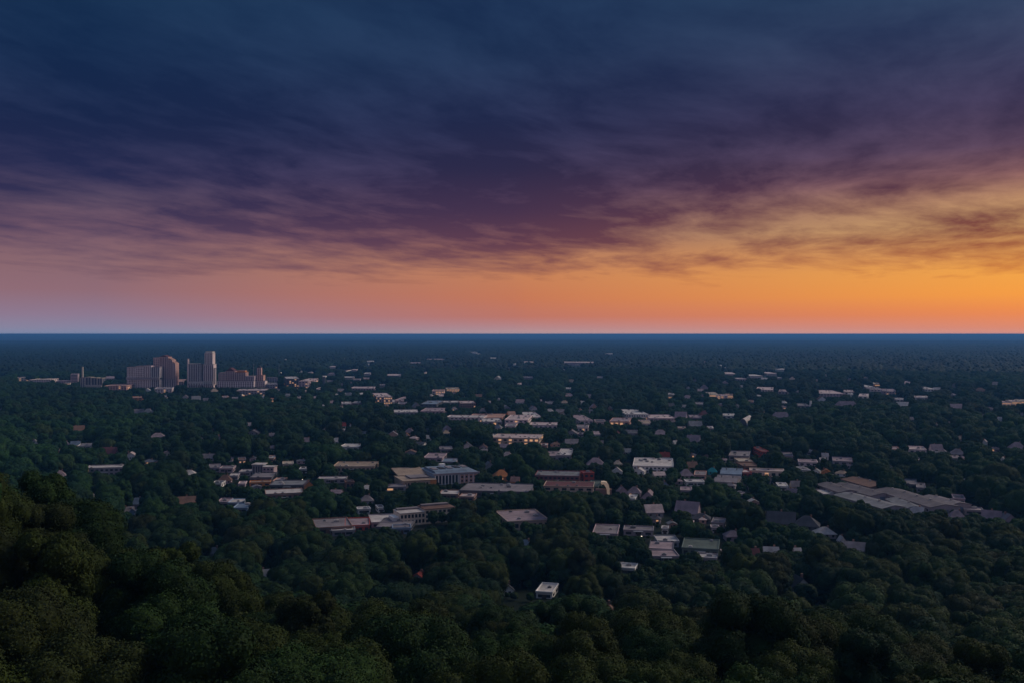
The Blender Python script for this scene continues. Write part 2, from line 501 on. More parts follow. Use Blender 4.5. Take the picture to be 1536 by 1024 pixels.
def building(x0, x1, y0, y1, rf, sty, wk, rk, yaw, label, lit=0):
    rng = random.Random(int(x0 * 7 + y1 * 13))
    xc = (x0 + x1) / 2
    Y = depth_of(y1, xc)
    Wd = (x1 - x0) * Y / F
    H = (y1 - y0) * Y / F
    drop = CAM_Z - float(gz((xc - 768) / F * Y, Y))
    nm, cat = NAME[sty]
    pitched = sty in 'GH'
    if pitched:
        wid = max(Wd, 4.0)
        ln = max(5.5, min(wid * .75, 14.0))
        rise_total = H
        hw = max(2.6, rise_total * (1 - rf))
        rise = max(1.2, min(rise_total - hw + .5, ln * .55))
    else:
        hw = max(2.8, H * (1 - rf))
        ln = (y1 - y0) * rf * Y * Y / (F * max(drop - hw, 20))
        ln = max(7.0, min(ln * (.72 if sty == 'W' else 1.0), 140.0))
        wid = Wd
    ya = math.radians(yaw)
    if abs(yaw) > 1:
        c, s_ = math.cos(ya), abs(math.sin(ya))
        w2 = (Wd * c - ln * s_) / (c * c - s_ * s_)
        l2 = (ln * c - Wd * s_) / (c * c - s_ * s_)
        wid = max(w2, Wd * .55)
        if not pitched:
            ln = max(l2, 7.0, ln * .4)
    az = math.atan2((xc - 768) / F, 1.0)
    Yc = Y + ln / 2
    X = (xc - 768) / F * Yc
    # the ground where it stands
    z0 = float(gz(X, Yc))
    root = empty(nm, (X, Yc, z0), ya - az * .6)
    tag(root, label, cat)
    px_w = x1 - x0
    wm_, rm_ = wallm(wk), roofm(rk)
    hx, hy = wid / 2, ln / 2
    far = Y > 2600
    if sty in 'FOWSA':
        MB().box(-hx, hx, -hy, hy, -3, hw).build('wall', wm_, root)
        r = MB().box(-hx - .25, hx + .25, -hy - .25, hy + .25, hw + .003, hw + .35)
        if sty == 'W':      # low-pitched sheet roof over the slab
            nb = max(2, min(6, int(ln / 13)))
            pr = [(-hy - .4, hw + .003), (hy + .4, hw + .003)]
            bw = (ln + .8) / nb
            for k in range(nb, 0, -1):
                y1_ = -hy - .4 + k * bw
                pr += [(y1_, hw + .35), (y1_ - bw * .3, hw + .35 + bw * .19)]
            pr += [(-hy - .4, hw + .35)]
            r = MB().prism(pr, -hx - .3, hx + .3)
        roof = r.build('roof', rm_, root)
        if not far and sty != 'W':
            t_ = .35
            MB().box(-hx - .3, hx + .3, -hy - .3, -hy - .3 + t_, hw + .353, hw + 1.0).box(-hx - .3, hx + .3, hy + .3 - t_, hy + .3, hw + .353, hw + 1.0) \
                .box(-hx - .3, -hx - .3 + t_, -hy - .3 + t_, hy + .3 - t_, hw + .353, hw + .98).box(hx + .3 - t_, hx + .3, -hy - .3 + t_, hy + .3 - t_, hw + .353, hw + .98) \
                .build('parapet', wm_, roof)
        if not far:
            roof_units(root, wid, ln, hw + .35 if sty != 'W' else hw + .3, rng, 0 if sty == 'W' else max(1, min(9, int(wid * ln / 220))))
            if sty == 'W':
                for i in range(max(2, int(wid / 14))):
                    x = -hx + (i + .5) * wid / max(2, int(wid / 14))
                    MB().tube(x, 0, hw + .4, hw + 2.6 + bw * .12, .55, .45, 10).build('roof_vent', roofm('g'), root)
        st = max(1, int(round(hw / 3.7)))
        sh = hw / st
        nwin = max(2, min(12, int(wid / (3.6 if sty in 'OA' else 5.5))))
        while nwin * st > 36 and nwin > 3:
            nwin -= 1
        for s in range(st):
            zc = s * sh + sh * .55
            if zc + sh * .3 > hw:
                continue
            if px_w < 16 or far:
                window(root, LIT if (lit and rng.random() < .3 + .8 * lit) else GLASS, wid * .82, sh * .36, 0, -hy - .02, zc)
            else:
                pit = wid / nwin
                for i in range(nwin):
                    mt = LIT if rng.random() < .75 * lit + (.012 if px_w > 20 else 0) else GLASS
                    window(root, mt, pit * .56, sh * .5, -hx + (i + .5) * pit, -hy - .02, zc)
            if not far:
                sgn = 1 if yaw > 0 else -1
                nsd = max(1, min(5, int(ln / 6)))
                for i in range(nsd):
                    window(root, LIT if rng.random() < .3 * lit else GLASS, ln / nsd * .55, sh * .45, -sgn * (hx + .02), -hy + (i + .5) * ln / nsd, zc, True)
        if not far and Y < 1300:
            MB().box(-1.0, 1.0, -hy - .12, -hy + .05, 0, min(2.4, hw * .8)).build('door', surf('dark_door', (.08, .06, .05), .6, .2, .5), root)
            if sty in 'FOS' and px_w > 40:
                MB().box(-3.0, 3.0, -hy - 2.6, -hy - .13, 2.9, 3.2).box(-2.8, -2.55, -hy - 2.5, -hy - 2.2, 0, 2.9).box(2.55, 2.8, -hy - 2.5, -hy - 2.2, 0, 2.9) \
                    .build('canopy', METAL, root)
    elif sty == 'G':
        gable_front = rng.random() < .45 or px_w < 9
        if gable_front:
            # ridge runs away from the eye
            b = MB()
            k = len(b.v)
            b.v += [(-hx, -hy, -3), (hx, -hy, -3), (hx, -hy, hw), (0, -hy, hw + rise), (-hx, -hy, hw),
                    (-hx, hy, -3), (hx, hy, -3), (hx, hy, hw), (0, hy, hw + rise), (-hx, hy, hw)]
            b.f += [(0, 1, 2, 3, 4), (9, 8, 7, 6, 5), (0, 4, 9, 5), (1, 6, 7, 2), (0, 5, 6, 1)]
            b.build('wall', wm_, root)
            sl = rise / hx
            e = .5
            b = MB()
            for sg in (-1, 1):
                k = len(b.v)
                x_e, z_e = sg * (hx + e), hw - e * sl + .02
                b.v += [(x_e, -hy - e, z_e), (0, -hy - e, hw + rise + .02), (0, hy + e, hw + rise + .02), (x_e, hy + e, z_e),
                        (x_e, -hy - e, z_e + .25), (0, -hy - e, hw + rise + .27), (0, hy + e, hw + rise + .27), (x_e, hy + e, z_e + .25)]
                b.f += [tuple(k + i for i in q) for q in ((0, 1, 2, 3), (4, 7, 6, 5), (0, 4, 5, 1), (3, 2, 6, 7), (0, 3, 7, 4))]
            roof = b.build('roof', rm_, root)
        else:
            b = MB().prism([(-hy, -3), (hy, -3), (hy, hw), (0, hw + rise), (-hy, hw)], -hx, hx)
            b.build('wall', wm_, root)
            sl = rise / hy
            e = .5
            b = MB().prism([(-hy - e, hw - e * sl + .03), (0, hw + rise + .03), (hy + e, hw - e * sl + .03), (hy + e, hw - e * sl + .28),
                            (0, hw + rise + .3), (-hy - e, hw - e * sl + .28)], -hx - e, hx + e)
            roof = b.build('roof', rm_, root)
        if not far:
            cx = rng.uniform(-.5, .5) * hx
            MB().box(cx - .5, cx + .5, hy * .3, hy * .3 + .8, hw + rise * .35, hw + rise + 1.0).build('chimney', wallm('b'), roof)
        nw = max(1, min(4, int(wid / 4)))
        for i in range(nw):
            window(root, LIT if rng.random() < .03 + .5 * lit else GLASS, 1.3, 1.4, -hx + (i + .5) * wid / nw + (.9 if nw == 1 else 0), -hy - .02, min(hw * .6, 1.9))
        if not far:
            MB().box(-hx * .3 - .5, -hx * .3 + .5, -hy - .11, -hy + .05, 0, min(2.1, hw * .8)).build('door', surf('dark_door', (.08, .06, .05), .6, .2, .5), root)
    elif sty == 'H':
        MB().box(-hx, hx, -hy, hy, -3, hw).build('wall', wm_, root)
        e = .55
        q = min(hx, hy) * .92 + e
        roof = MB().box(-hx - e, hx + e, -hy - e, hy + e, hw - .1, hw + .12).box(-hx - e, hx + e, -hy - e, hy + e, hw + .123, hw + .12 + rise, (min(q, hx + e - .05), min(q, hy + e - .05))).build('roof', rm_, root)
        if not far:
            MB().box(hx * .3, hx * .3 + .9, -.4, .4, hw + rise * .4, hw + rise + 1.0).build('chimney', wallm('b'), roof)
        nw = max(1, min(5, int(wid / 3.5)))
        for i in range(nw):
            window(root, LIT if rng.random() < .03 + .5 * lit else GLASS, 1.4, 1.4, -hx + (i + .5) * wid / nw, -hy - .02, hw * .58)
    elif sty == 'R':
        hb = hw * .6
        n = 14
        prof = [(-hx, -3), (hx, -3)] + [(hx * math.cos(math.pi * i / n), hb + (H * .62) * math.sin(math.pi * i / n)) for i in range(n + 1)]
        b = MB()
        k = len(prof)
        b.v += [(x, -hy, z) for x, z in prof] + [(x, hy, z) for x, z in prof]
        for i in range(k):
            j = (i + 1) % k
            b.f.append((i, j, k + j, k + i))
        b.f += [tuple(range(k)), tuple(range(2 * k - 1, k - 1, -1))]
        b.build('wall', wm_, root)
        b = MB()
        ro = [(hx * 1.04 * math.cos(math.pi * i / n), hb + (H * .62 + .35) * math.sin(math.pi * i / n)) for i in range(n + 1)]
        ri = [(hx * 1.005 * math.cos(math.pi * i / n), hb + (H * .62 + .05) * math.sin(math.pi * i / n)) for i in range(n + 1)]
        prof = ro + ri[::-1]
        k = len(prof)
        b.v += [(x, -hy - .8, z) for x, z in prof] + [(x, hy + .5, z) for x, z in prof]
        for i in range(k):
            j = (i + 1) % k
            b.f.append((i, j, k + j, k + i))
        for i in range(n):
            b.f += [(i, i + 1, k - 2 - i, k - 1 - i), (k + i, 2 * k - 1 - i, 2 * k - 2 - i, k + i + 1)]
        roof = b.build('roof', rm_, root)
        window(root, GLASS, wid * .7, max(1.5, hb * .9), 0, -hy - .02, hb * .7)
        if not far:
            MB().box(-1, 1, -hy - .15, -hy + .05, 0, 2.2).build('door', surf('dark_door', (.08, .06, .05), .6, .2, .5), root)
    PROTECT.append((x0, x1, y0 - 1, y1 - (y1 - y0) * (.60 if pitched else .40), Y))
    FOOT.append((X, Yc, max(hx, hy) + 3, hx + 4.5, hy + 4.5, ya - az * .6))
    return root


TABLE = '''
25 48 565 571 .2 F c y 0|long low cream building at the far left end of downtown|.5
50 86 567 575 .3 F y c -8|drawn out pinkish cream block stepping down right of the cream one
1 7 560 563 .3 F w w 0|tiny white building at the far left edge beyond the trees
88 105 570 575 .3 F p p 0|dull mauve low block behind the small cream block left of the chimney
98 107 573 578 .3 F c y 4|small cream block just in front of the dull mauve one|.3
106 119 560 577 .08 O p p 6|mauve mid-rise standing left of the slender chimney
154 190 562 572 .5 F p p 5|dim mauve building between the old mill and the wide downtown slab
162 197 576 588 .25 F s s -4|salmon fronted low building in front of the wide downtown slab|.2
32 39 626 632 .6 H w w 0|lone little white roofed house in the dark woods at left
0 6 611 616 .5 G g l 0|grey roofed house cut by the left picture edge
232 261 580 591 .3 F y l 5|pale pink low hall at the foot of the red brick tower|.25
263 281 568 580 .35 F p s 0|pinkish block between the brick tower and the glass tower
287 301 594 602 .55 G w g 12|grey gabled house in front of the two tall downtown towers
305 314 597 603 .5 G l l 0|small pale gabled house right of the grey one below the towers
196 215 594 601 .35 F o s 5|orange low building among trees left of the brick tower|.2
197 216 614 622 .55 G w l 14|whitish wide gabled house in the woods below downtown
214 231 613 623 .6 H p g -10|grey hipped house joined by trees to the whitish wide one
225 248 650 659 .7 H p p 0|broad mauve hipped roof in the dark woods at left
322 334 650 663 .55 G p m 0|tall reddish mauve gabled house right of the broad mauve roof
297 307 653 663 .6 G p p 20|mauve gabled house left of the tall reddish one
358 400 583 594 .25 F l y 0|pale low block in front of the right downtown cluster|.25
398 419 574 585 .3 F l l 6|pale square block right of the stepped downtown church tower
400 417 565 574 .15 F p d 4|dark mauve block rising behind the pale square one
423 452 565 585 .18 O d w 8|dark gridded block with a white framed top at the right of downtown|.25
452 474 567 585 .3 F p y -5|pink fronted block with a broad pale roof at the right end of downtown|.2
425 435 537 542 .4 F w w 0|bright distant building on the plain above the right end of downtown
550 564 540 544 .4 F w w 0|bright white distant hall shining on the plain
549 555 545 548 .4 F w w 0|tiny white building just below the bright distant hall
492 513 548 552 .4 F y y -6|distant pale pink row above the dark field of trees
528 536 553 556 .4 F p y 0|small distant mauve block right of the pale pink row
547 556 558 562 .4 F y w 0|small distant pale block below the bright distant hall
516 531 564 568 .4 F y w 0|long pale far building right of downtown
482 489 563 566 .4 F w w 0|small white far building right of the pink fronted block
489 500 570 575 .5 G l l 0|grey far gabled house right of downtown
531 541 567 571 .5 F l l 0|faint grey far block below the long pale one
526 566 579 585 .5 F p y -4|long mauve far shed above the orange lit office
505 516 583 588 .5 G l l 10|grey gabled far house left of the long mauve shed
568 577 576 580 .4 F y y 0|small pinkish far block right of the long mauve shed
555 591 588 609 .32 O l y 8|office with a pale roof and a warm lit end wall|1
511 528 602 608 .45 F y w 5|low pale building left of the warm lit office
529 543 601 607 .45 F l w -5|low grey and white building touching the office from the left
405 414 597 603 .4 F o s 0|small orange lit house below the right end of downtown|.8
481 487 606 611 .5 H w w 0|tiny white house in trees left of the office
508 519 633 642 .55 G w r 8|white fronted house with a dull red roof amid dark trees
523 528 636 642 .5 G w l 0|small pale house right of the dull red roof
400 413 650 656 .5 G l l 0|grey gabled house in woods above the columned building
453 470 657 665 .65 G y p -12|pink gabled house half hidden in woods
497 512 657 666 .55 H w w 8|white hipped house above the long white roof
510 546 665 675 .5 F w w -10|long white low roofed building in the woods
482 491 643 648 .5 G w l 0|little pale house above the pink gabled one
649 667 584 592 .3 F y s 0|peach glowing building on the plain, left one of two|.9
668 690 581 588 .3 F c c 4|cream glowing long building on the plain, right one of two|.9
579 593 599 607 .4 F w w 5|white block against the right side of the lit office
592 618 594 605 .6 F p p -8|mauve flat roofed building behind the white block
588 628 614 623 .5 F l w 3|long pale front block at the near side of the office cluster
617 632 603 614 .6 G l g 15|grey gabled building in the middle of the office cluster
632 664 600 612 .5 F d u -6|dark decked building with blue grey roof right of the grey gable
632 671 611 620 .6 F p p -5|mauve roof in front of the dark decked building
665 688 601 606 .5 F l w 0|thin pale roof behind the dark decked building
687 714 601 614 .3 O b y 5|brown and white banded stepped building
669 731 622 632 .4 F y w -9|very long pale wall building running down to the right
703 759 620 629 .7 F s s -5|long reddish roof behind the very long pale wall
721 753 627 638 .5 F l w 4|pale front block at the foot of the long reddish roof
760 773 616 627 .55 G o s 25|orange gable end rising from the pale cluster|.25
757 800 622 638 .5 F y y -6|broad pink pale block right of the orange gable
752 765 608 614 .55 G l w 15|white grey roofed house above the orange gable
719 730 612 620 .5 H l l 0|small grey hipped house above the long reddish roof
662 680 639 649 .65 G p p 15|mauve house below the very long pale wall
607 622 641 652 .65 H p p -12|mauve hipped house in woods below the office cluster
606 614 649 656 .5 G y o 0|small peach fronted house just below the mauve hipped one
638 648 653 660 .5 G w w 0|small white gabled house below the mauve house
736 746 651 658 .5 F w w 0|bright white box left of the two tiered store
738 816 650 668 .4 S t y -8|long two tiered store with a glowing orange front|.8
706 716 526 530 .4 F w w 0|pair member of tiny far lights, upper left building
714 723 529 532 .4 F w w 0|pair member of tiny far lights, lower right building
731 747 535 539 .4 F y w 0|pale far building right of the tiny far pair
639 668 536 541 .5 F p p 5|faint mauve far building left of the tiny far pair
613 633 542 546 .5 F p p 0|faint mauve far building under the other faint one
580 601 560 565 .5 F l y 0|grey far roof above the warm lit office
786 805 541 546 .35 F y y 0|far glowing peach building near the middle of the plain|.7
767 774 544 548 .4 F w w 0|small white far building left of the far peach one
842 892 540 547 .45 F p y -2|long pale pink institution far out on the plain
907 921 528 532 .4 F w w 0|farthest pale building right of the long institution
775 796 570 579 .65 F p y -16|pale roof sloping down to the right, alone in trees
846 857 581 585 .4 F w w 0|short white roof alone in the trees at mid plain
784 799 564 568 .5 F p l 0|faint roof above the pale sloping one
792 808 609 618 .55 G y l 18|pink grey gabled building at the back of the white cluster
780 812 617 631 .6 F y w 6|white roofed block right of the broad pink block
819 830 613 619 .5 H w w 0|small white hipped house right of the white roofed block
818 831 602 608 .6 F l l 0|dim grey roof above the small white hipped house
834 847 614 620 .5 G w l 0|pale gabled house right of the small white hipped one
794 839 633 643 .45 F y y -5|long pale pink building with trees before it
856 888 622 638 .55 F y p 8|mauve and pink jumbled roof block
863 884 637 647 .4 O y l -4|windowed pale front below the jumbled mauve block
884 897 606 616 .5 G s p 12|pinkish gabled house in woods above the jumbled block
849 867 645 653 .55 G l l -8|pale grey roof below the windowed pale front
922 931 646 654 .5 G s r 0|small house with a red roof peeping from dark trees
926 970 613 629 .5 O w w 7|large white complex with a lit rooftop|.25
913 949 626 638 .5 F s p -7|pinkish building with orange lights before the white complex|.6
967 1011 621 632 .55 F p y 5|mauve building right of the white complex
1000 1011 589 597 .3 F c w 0|small white hut with a bright lamp in dark trees|.8
1074 1083 546 551 .4 F w w 0|topmost of the far buildings climbing the valley at right
1080 1093 550 555 .4 F y w 0|second of the far buildings climbing the valley at right
1086 1101 557 564 .5 F p y 0|third and widest of the far buildings climbing the valley
1082 1093 571 578 .5 G p p 0|mauve far house below the climbing valley buildings
1100 1119 566 571 .4 F p y 6|lower end of the far pale string running up to the right
1117 1141 561 567 .4 F y w 6|middle of the far pale string running up to the right
1142 1163 557 563 .4 F y y 6|upper stretch of the far pale string running to the right
1162 1179 552 556 .4 F w w 3|bright top end of the far pale string
1061 1075 587 597 .4 F c c 0|peach lit block with a raised turret|.9
1074 1090 591 598 .3 F y y 0|peach lit low block right of the raised turret|.9
1089 1102 590 597 .35 F c s 0|peach lit block at the right of three|.8
1131 1164 580 589 .5 F y y -7|long pale building on the plain at the right
1050 1063 577 585 .6 G p p 10|mauve gabled house above the peach lit row
1042 1057 603 609 .6 F l l 0|faint grey roof below the peach lit row
1048 1063 614 628 .55 H p m 10|mauve red hipped house below the peach lit row
1012 1031 618 629 .65 G p p -12|broad mauve gabled house left of the mauve red one
1034 1049 622 630 .5 F l p 0|low pale house between two mauve roofed ones
1081 1104 620 627 .5 F w w -3|low white strip building right of the mauve red house
1110 1129 627 642 .4 R d w -14|white arched roof over a dark open front
1032 1053 632 643 .55 G l g 10|grey gabled house below the mauve red one
1030 1051 653 667 .6 G l p -14|grey house with a chimney deep in dark trees
1009 1019 659 670 .5 G w w 24|white gabled house left of the chimneyed grey house
980 1001 645 654 .7 H p p 0|dull mauve roof in the trees right of the red roofed cottage
1307 1319 572 581 .35 F o c 0|golden lit house at the upper end of a white group|.8
1291 1307 577 584 .45 F w w 4|white block left of the golden lit house
1302 1320 581 589 .45 F y l 0|pale block below the golden lit house
1217 1261 585 597 .5 F p y 5|mauve pink jumble of roofs on the right plain
1259 1281 584 591 .45 F y y -3|long pinkish roof right of the mauve pink jumble
1274 1280 589 595 .4 F w w 0|tiny white box below the long pinkish roof
1284 1307 590 599 .5 F w y -10|white roof running down to the right on the plain
1253 1286 600 614 .6 H p p 0|broad hipped school roof among dark trees
1192 1211 605 612 .5 F l l 0|dim low block left of the little white steeple
1165 1186 584 591 .5 F l p -8|dim mauve far roof left of the mauve pink jumble
1320 1345 583 592 .5 F p p -4|mauve low block right of the golden lit house
1157 1186 618 629 .7 H p p 0|dim mauve roof below the long dim trees at right
1378 1398 580 589 .45 F w w 3|white far building with a dark underside at right
1400 1412 581 588 .5 G w w -8|white far gabled house right of the dark underside one
1370 1383 593 599 .45 F w y 0|short pale far block below the white far pair
1382 1393 593 599 .45 F y w 0|second short pale far block below the white far pair
1339 1358 596 602 .45 F y w 4|pink white far strip building left of the short pale blocks
1424 1433 590 595 .45 F p y 0|lone dull pink far block at right
1425 1445 606 616 .5 G w p 6|pale house with a mauve end on the right plain
1499 1514 601 608 .3 F y y 0|left end of the bright peach row at the right edge|.9
1513 1527 599 608 .3 F c y 0|middle block of the bright peach row at the right edge|1
1526 1538 598 607 .3 F c c 0|last block of the bright peach row at the right edge|1
1494 1505 625 634 .5 G w w 10|white gabled house in dark trees at the right
1471 1483 658 670 .5 G w y -15|pale gabled house deep in dark trees at the right
1527 1537 619 626 .5 H l l 0|grey roof at the right picture edge
45 60 660 671 .5 G w w 12|white gabled house in the woods at far left
95 103 662 669 .5 G l l 0|small grey house between two white ones at left
107 120 661 671 .6 G w u 0|pale blue roofed house with a gable at left
119 139 665 673 .5 F w l 3|long low white wing right of the pale blue roof
152 178 672 685 .6 G y m -12|mauve red roofed house with a pale gable
132 188 697 713 .3 O l w -3|long white flat roofed school block at left
78 100 706 722 .55 H p p 8|mauve red hipped house left of the white flat school
133 143 743 753 .55 G u w -10|white teal house just over the left ridge trees
180 201 760 776 .6 G g l 15|grey roofed house half hidden by the left ridge
100 109 695 701 .5 G l l 0|tiny pale house above the mauve red hipped one
195 216 748 762 .55 H p w 0|white roofed house with a mauve front at left
204 213 766 776 .5 G w w 0|small white gabled shed below the white roofed house
191 205 764 776 .65 G u u 20|blue grey gabled roof beside the small white shed
273 294 706 716 .75 H l w 0|white hipped roof standing alone in dark woods
231 241 739 746 .6 G y p 0|small pinkish house above the orange lodge
265 301 747 760 .65 G b b 6|brown low roofed wing left of the orange lodge
328 347 749 759 .6 F p p -5|low mauve wing right of the orange lodge
344 369 750 760 .65 F u w -8|white flat roof beside the blue grey shed
352 377 757 768 .65 F u u -6|blue grey shed below the white flat roof
312 332 696 708 .5 F l l 6|lavender flat building left of the columned one
331 352 699 708 .45 F p l -3|lavender low windowed wing near the columned building
328 347 713 725 .65 H p b 0|mauve brown hipped roof below the lavender wing
346 358 711 719 .5 F l w 0|pale flat box right of the mauve brown roof
359 369 724 731 .5 F y y 0|small pale pink box under the columned building
360 379 705 713 .5 F l w -4|white flat canopy roof left of the columned building
423 441 692 701 .45 F c c 6|cream flat house right of the columned building
378 413 709 725 .5 O d l -4|dark lavender block in front of the columned building
375 406 721 729 .4 F o t 3|low orange strip building before the dark lavender block
411 429 717 727 .5 F s y -6|small pink building right of the dark lavender block
407 462 720 735 .55 F d g -4|dark wide roofed building behind the white striped one
455 470 722 735 .45 G o s 16|orange gabled end standing by the dark wide roof|.25
396 456 732 751 .45 O b w 8|white roofed building with red brown striped walls
450 464 702 709 .5 F w w 0|small bright white box right of the cream flat house
501 567 692 708 .5 O t t -5|long tan two tiered roofed building
478 520 715 724 .4 F l w -3|thin white roofed row house line
516 532 720 732 .3 A b b 10|brown block at the right end of the thin white row
540 560 744 756 .65 H l l 6|pale hipped house above the long cream building
544 553 729 737 .5 G w w 0|little white gabled house above the pale hipped one
496 514 736 744 .6 G p p -14|dim mauve gabled house in woods
534 556 762 770 .5 F w w 12|white low strip half covered by trees
563 577 759 768 .5 F w w 14|short white slab right of the white low strip
466 530 775 801 .62 F b l 10|sprawling lavender roofed brick building, near left part
516 556 776 797 .6 O r p 4|sprawling roof's brick red windowed wing
497 533 793 803 .55 F l w 6|pale canopy roof before the sprawling brick building
551 602 772 790 .75 F l w 8|white roofed link in front of the cream windowed building
566 624 778 798 .75 F d l -7|dark lavender roofs before the cream windowed building
588 617 787 800 .45 F u l 5|blue white fronted low building at the tree line
636 670 679 692 .6 F p p -6|mauve flat building above the big glass fronted hall
658 679 670 678 .6 F l l 4|pale dim roof above the mauve flat building
663 687 688 697 .6 F l u -4|pale blue flat roof behind the big glass fronted hall
689 806 722 745 .66 F d l -9|huge low lavender roof right of the glass fronted hall
659 691 735 747 .55 F b w -6|white roof before the huge lavender one, left of two
689 715 740 751 .5 F b y -8|pale roof before the huge lavender one, right of two
739 765 706 721 .55 H o o 8|orange hipped house near the huge lavender roof|.2
766 780 714 728 .5 G o s -14|smaller orange gabled house right of the orange hipped one
724 743 692 706 .6 G l g 14|grey gabled house right of the glass fronted hall
753 769 677 689 .6 H y y 0|pink hipped house in woods below the two tiered store
719 731 667 674 .6 G p b 0|brown gabled house in woods left of the pink one
576 609 727 736 .5 F l l 5|pale low roof left of the huge lavender one
819 845 677 692 .5 F l p 6|mauve lower wing of the white two level building
834 863 673 691 .6 O l w -6|white upper part of the two level building
880 907 688 703 .6 H b p 0|brown hipped house with a pale roof ridge
920 933 689 702 .5 H t c 10|small house with a yellow lit window|.9
918 934 700 714 .55 G w w 0|white steep gabled house below the yellow lit one|.2
802 872 705 724 .45 O m g -5|long dark red brick mill with a grey roof
871 891 706 724 .2 A r m 12|bright red end block of the brick mill
815 893 721 742 .42 F t m -5|reddish roofed hall over cream brown walls before the mill
880 904 720 736 .6 F n n -8|mossy grey roof left of the glowing cream wall
940 957 742 754 .5 F w w -10|white low house right of the glowing cream wall
925 942 729 742 .65 G p p 12|mauve gabled house right of the glowing cream wall
941 962 730 744 .65 H p p -8|mauve hipped house next to the white low house
741 824 762 794 .62 O t p 14|broad pale brown roofed building with a windowed side
888 931 787 808 .7 F p l -6|mauve flat roofs behind the white domed shed
935 981 791 803 .6 F l l -5|pale low rounded shed roof near the lamp
947 1013 686 709 .6 O w w -4|big white complex of stacked flat roofs
990 1004 679 690 .45 G w r 0|white gabled house with a red roof line over the white complex
1029 1046 692 704 .65 G b b 20|brown gabled house right of the big white complex
1091 1128 676 690 .6 F l l -8|lavender flat roof before the red block
1131 1151 670 688 .45 A r m 8|red block on the right of the lavender flat roof
1103 1127 687 699 .45 F t c 6|tan lit low building under the lavender flat roof|.4
1106 1138 693 706 .5 F b b 10|brown walled block right of the tan lit one
1062 1075 702 711 .7 H e e 0|small teal roofed kiosk
1079 1116 701 717 .6 W u u -9|blue grey shed right of the teal kiosk
1069 1113 711 729 .65 W l l -14|lavender long shed below the blue grey one
1124 1176 702 715 .35 F c y -6|cream edged flat roofed store at right centre|.3
1109 1126 704 716 .4 F r y 8|red walled shop touching the cream edged store
1027 1056 720 728 .5 F w w 4|white dash of a flat roof in trees
989 1003 721 733 .6 G u l 25|pale blue gabled house left of the white dash
1018 1040 705 718 .6 H p p 6|mauve brown hipped house left of the teal kiosk
1040 1061 706 718 .55 F s l -6|pale pink shop left of the teal kiosk|.3
961 986 733 754 .65 G p p -15|big mauve gabled house in the dark trees at centre right
965 994 759 776 .5 G l y 12|pale double gabled house with white ends
1013 1051 755 775 .7 G p p -18|broad mauve gabled roof behind a tall tree
1066 1090 777 794 .45 O l l -10|lavender white boxy house in the trees
1038 1066 772 784 .7 H d d -6|dark hipped roof beside the lavender boxy house
1233 1242 680 689 .4 G w w 0|tiny white upright house among trees at right
1197 1226 689 698 .5 F y p -4|mauve white row of low roofs at right
1247 1283 685 697 .6 F l p -6|dim roofs with a pink corner at right
1327 1341 695 708 .55 G w l 8|white grey gabled house above the sheds
1233 1246 704 712 .5 G o o 0|small house with an orange pink roof
1166 1180 724 735 .5 F w w 0|small white box left of the cream gable
1185 1202 721 736 .5 G c l 14|cream gabled house left of the big sheds
1180 1196 730 745 .65 G p p -16|mauve roof left of the white flat shed
1428 1447 742 762 .35 F p l -6|square block closing the right end of the estate
1353 1378 717 733 .6 F d l -8|left of two grey boxes behind the longest shed
1372 1390 724 738 .55 F l l -8|right of two grey boxes behind the longest shed
1225 1259 734 747 .6 F l w 10|white flat shed at the front left of the estate
1366 1386 762 775 .65 G l w -18|pale gabled shed below the stub shed
1221 1252 793 807 .7 H l w 12|white clipped roof standing out of the dark trees
1150 1194 771 791 .72 G p d -8|long dark gabled roof above the white clipped one
1190 1230 777 795 .72 H d d -10|dark hipped roof right of the long dark gable
1361 1387 669 680 .5 F y y -3|pink white row of shops in woods at the right
1395 1413 666 680 .55 G y p 10|pink gabled house right of the pink white row
1425 1447 674 685 .6 H l l -6|grey hipped house right of the pink gabled one
1497 1511 684 697 .55 G w w -16|white gabled house alone at the far right
1514 1537 664 679 .55 H y p 4|pink hipped house at the right edge
1444 1453 719 727 .5 F w w 0|tiny white roof above the estate's right end
1446 1473 762 772 .5 F l y -4|pale thin roof right of the estate
1473 1502 765 786 .68 G p p -14|lavender gabled roof near the right edge
1498 1526 770 790 .65 G p l 12|second lavender gabled roof nearest the right edge
1422 1447 765 783 .65 H p p 8|mauve hipped roof below the estate's square block
777 800 811 827 .7 H u u -6|blue white hipped roof in the trees at centre
613 646 861 878 .6 G l r -14|red roofed house with a grey wing in the near woods
749 771 878 893 .5 G w d 10|pale walled house with a dark roof in the near woods
804 838 876 897 .7 F w w -12|bright white flat roofed house in the near woods
924 957 845 861 .55 F w w -12|white roofed low house right of centre in near woods
897 920 905 925 .6 H m b 0|brick red hipped house lowest in the woods
972 1013 811 832 .65 F d p -6|mauve grey roofs below the pale rounded shed
982 1017 804 820 .6 F g w 5|white edged roof just below the lamp
974 1017 826 843 .65 F l p 6|lavender roof below the mauve grey ones
1021 1082 807 834 .62 O n n -7|dull green flat roofed building with a pale corner
1044 1077 830 847 .45 F l w -8|lavender white front below the dull green roof
1124 1139 821 841 .55 G m m 12|maroon gabled house left of the white steep gable
1146 1167 819 841 .5 G w w 0|white steep gabled house in the dark trees
1190 1202 823 839 .5 G w w 14|narrow white gabled house farther right
1266 1307 817 833 .65 G g l -10|grey gabled roof below the white clipped one
1257 1268 806 818 .5 G w w 10|little white gable end above the grey roof
1183 1215 861 890 .65 G w d 20|dark roofed house with a white gable in near woods
1171 1181 912 924 .5 G r r 0|small orange red roof low in the near woods
310 332 823 837 .65 H g g -8|grey hipped roof in the trees below the orange lodge
389 405 857 871 .55 G w w 12|small white house in the trees at lower left
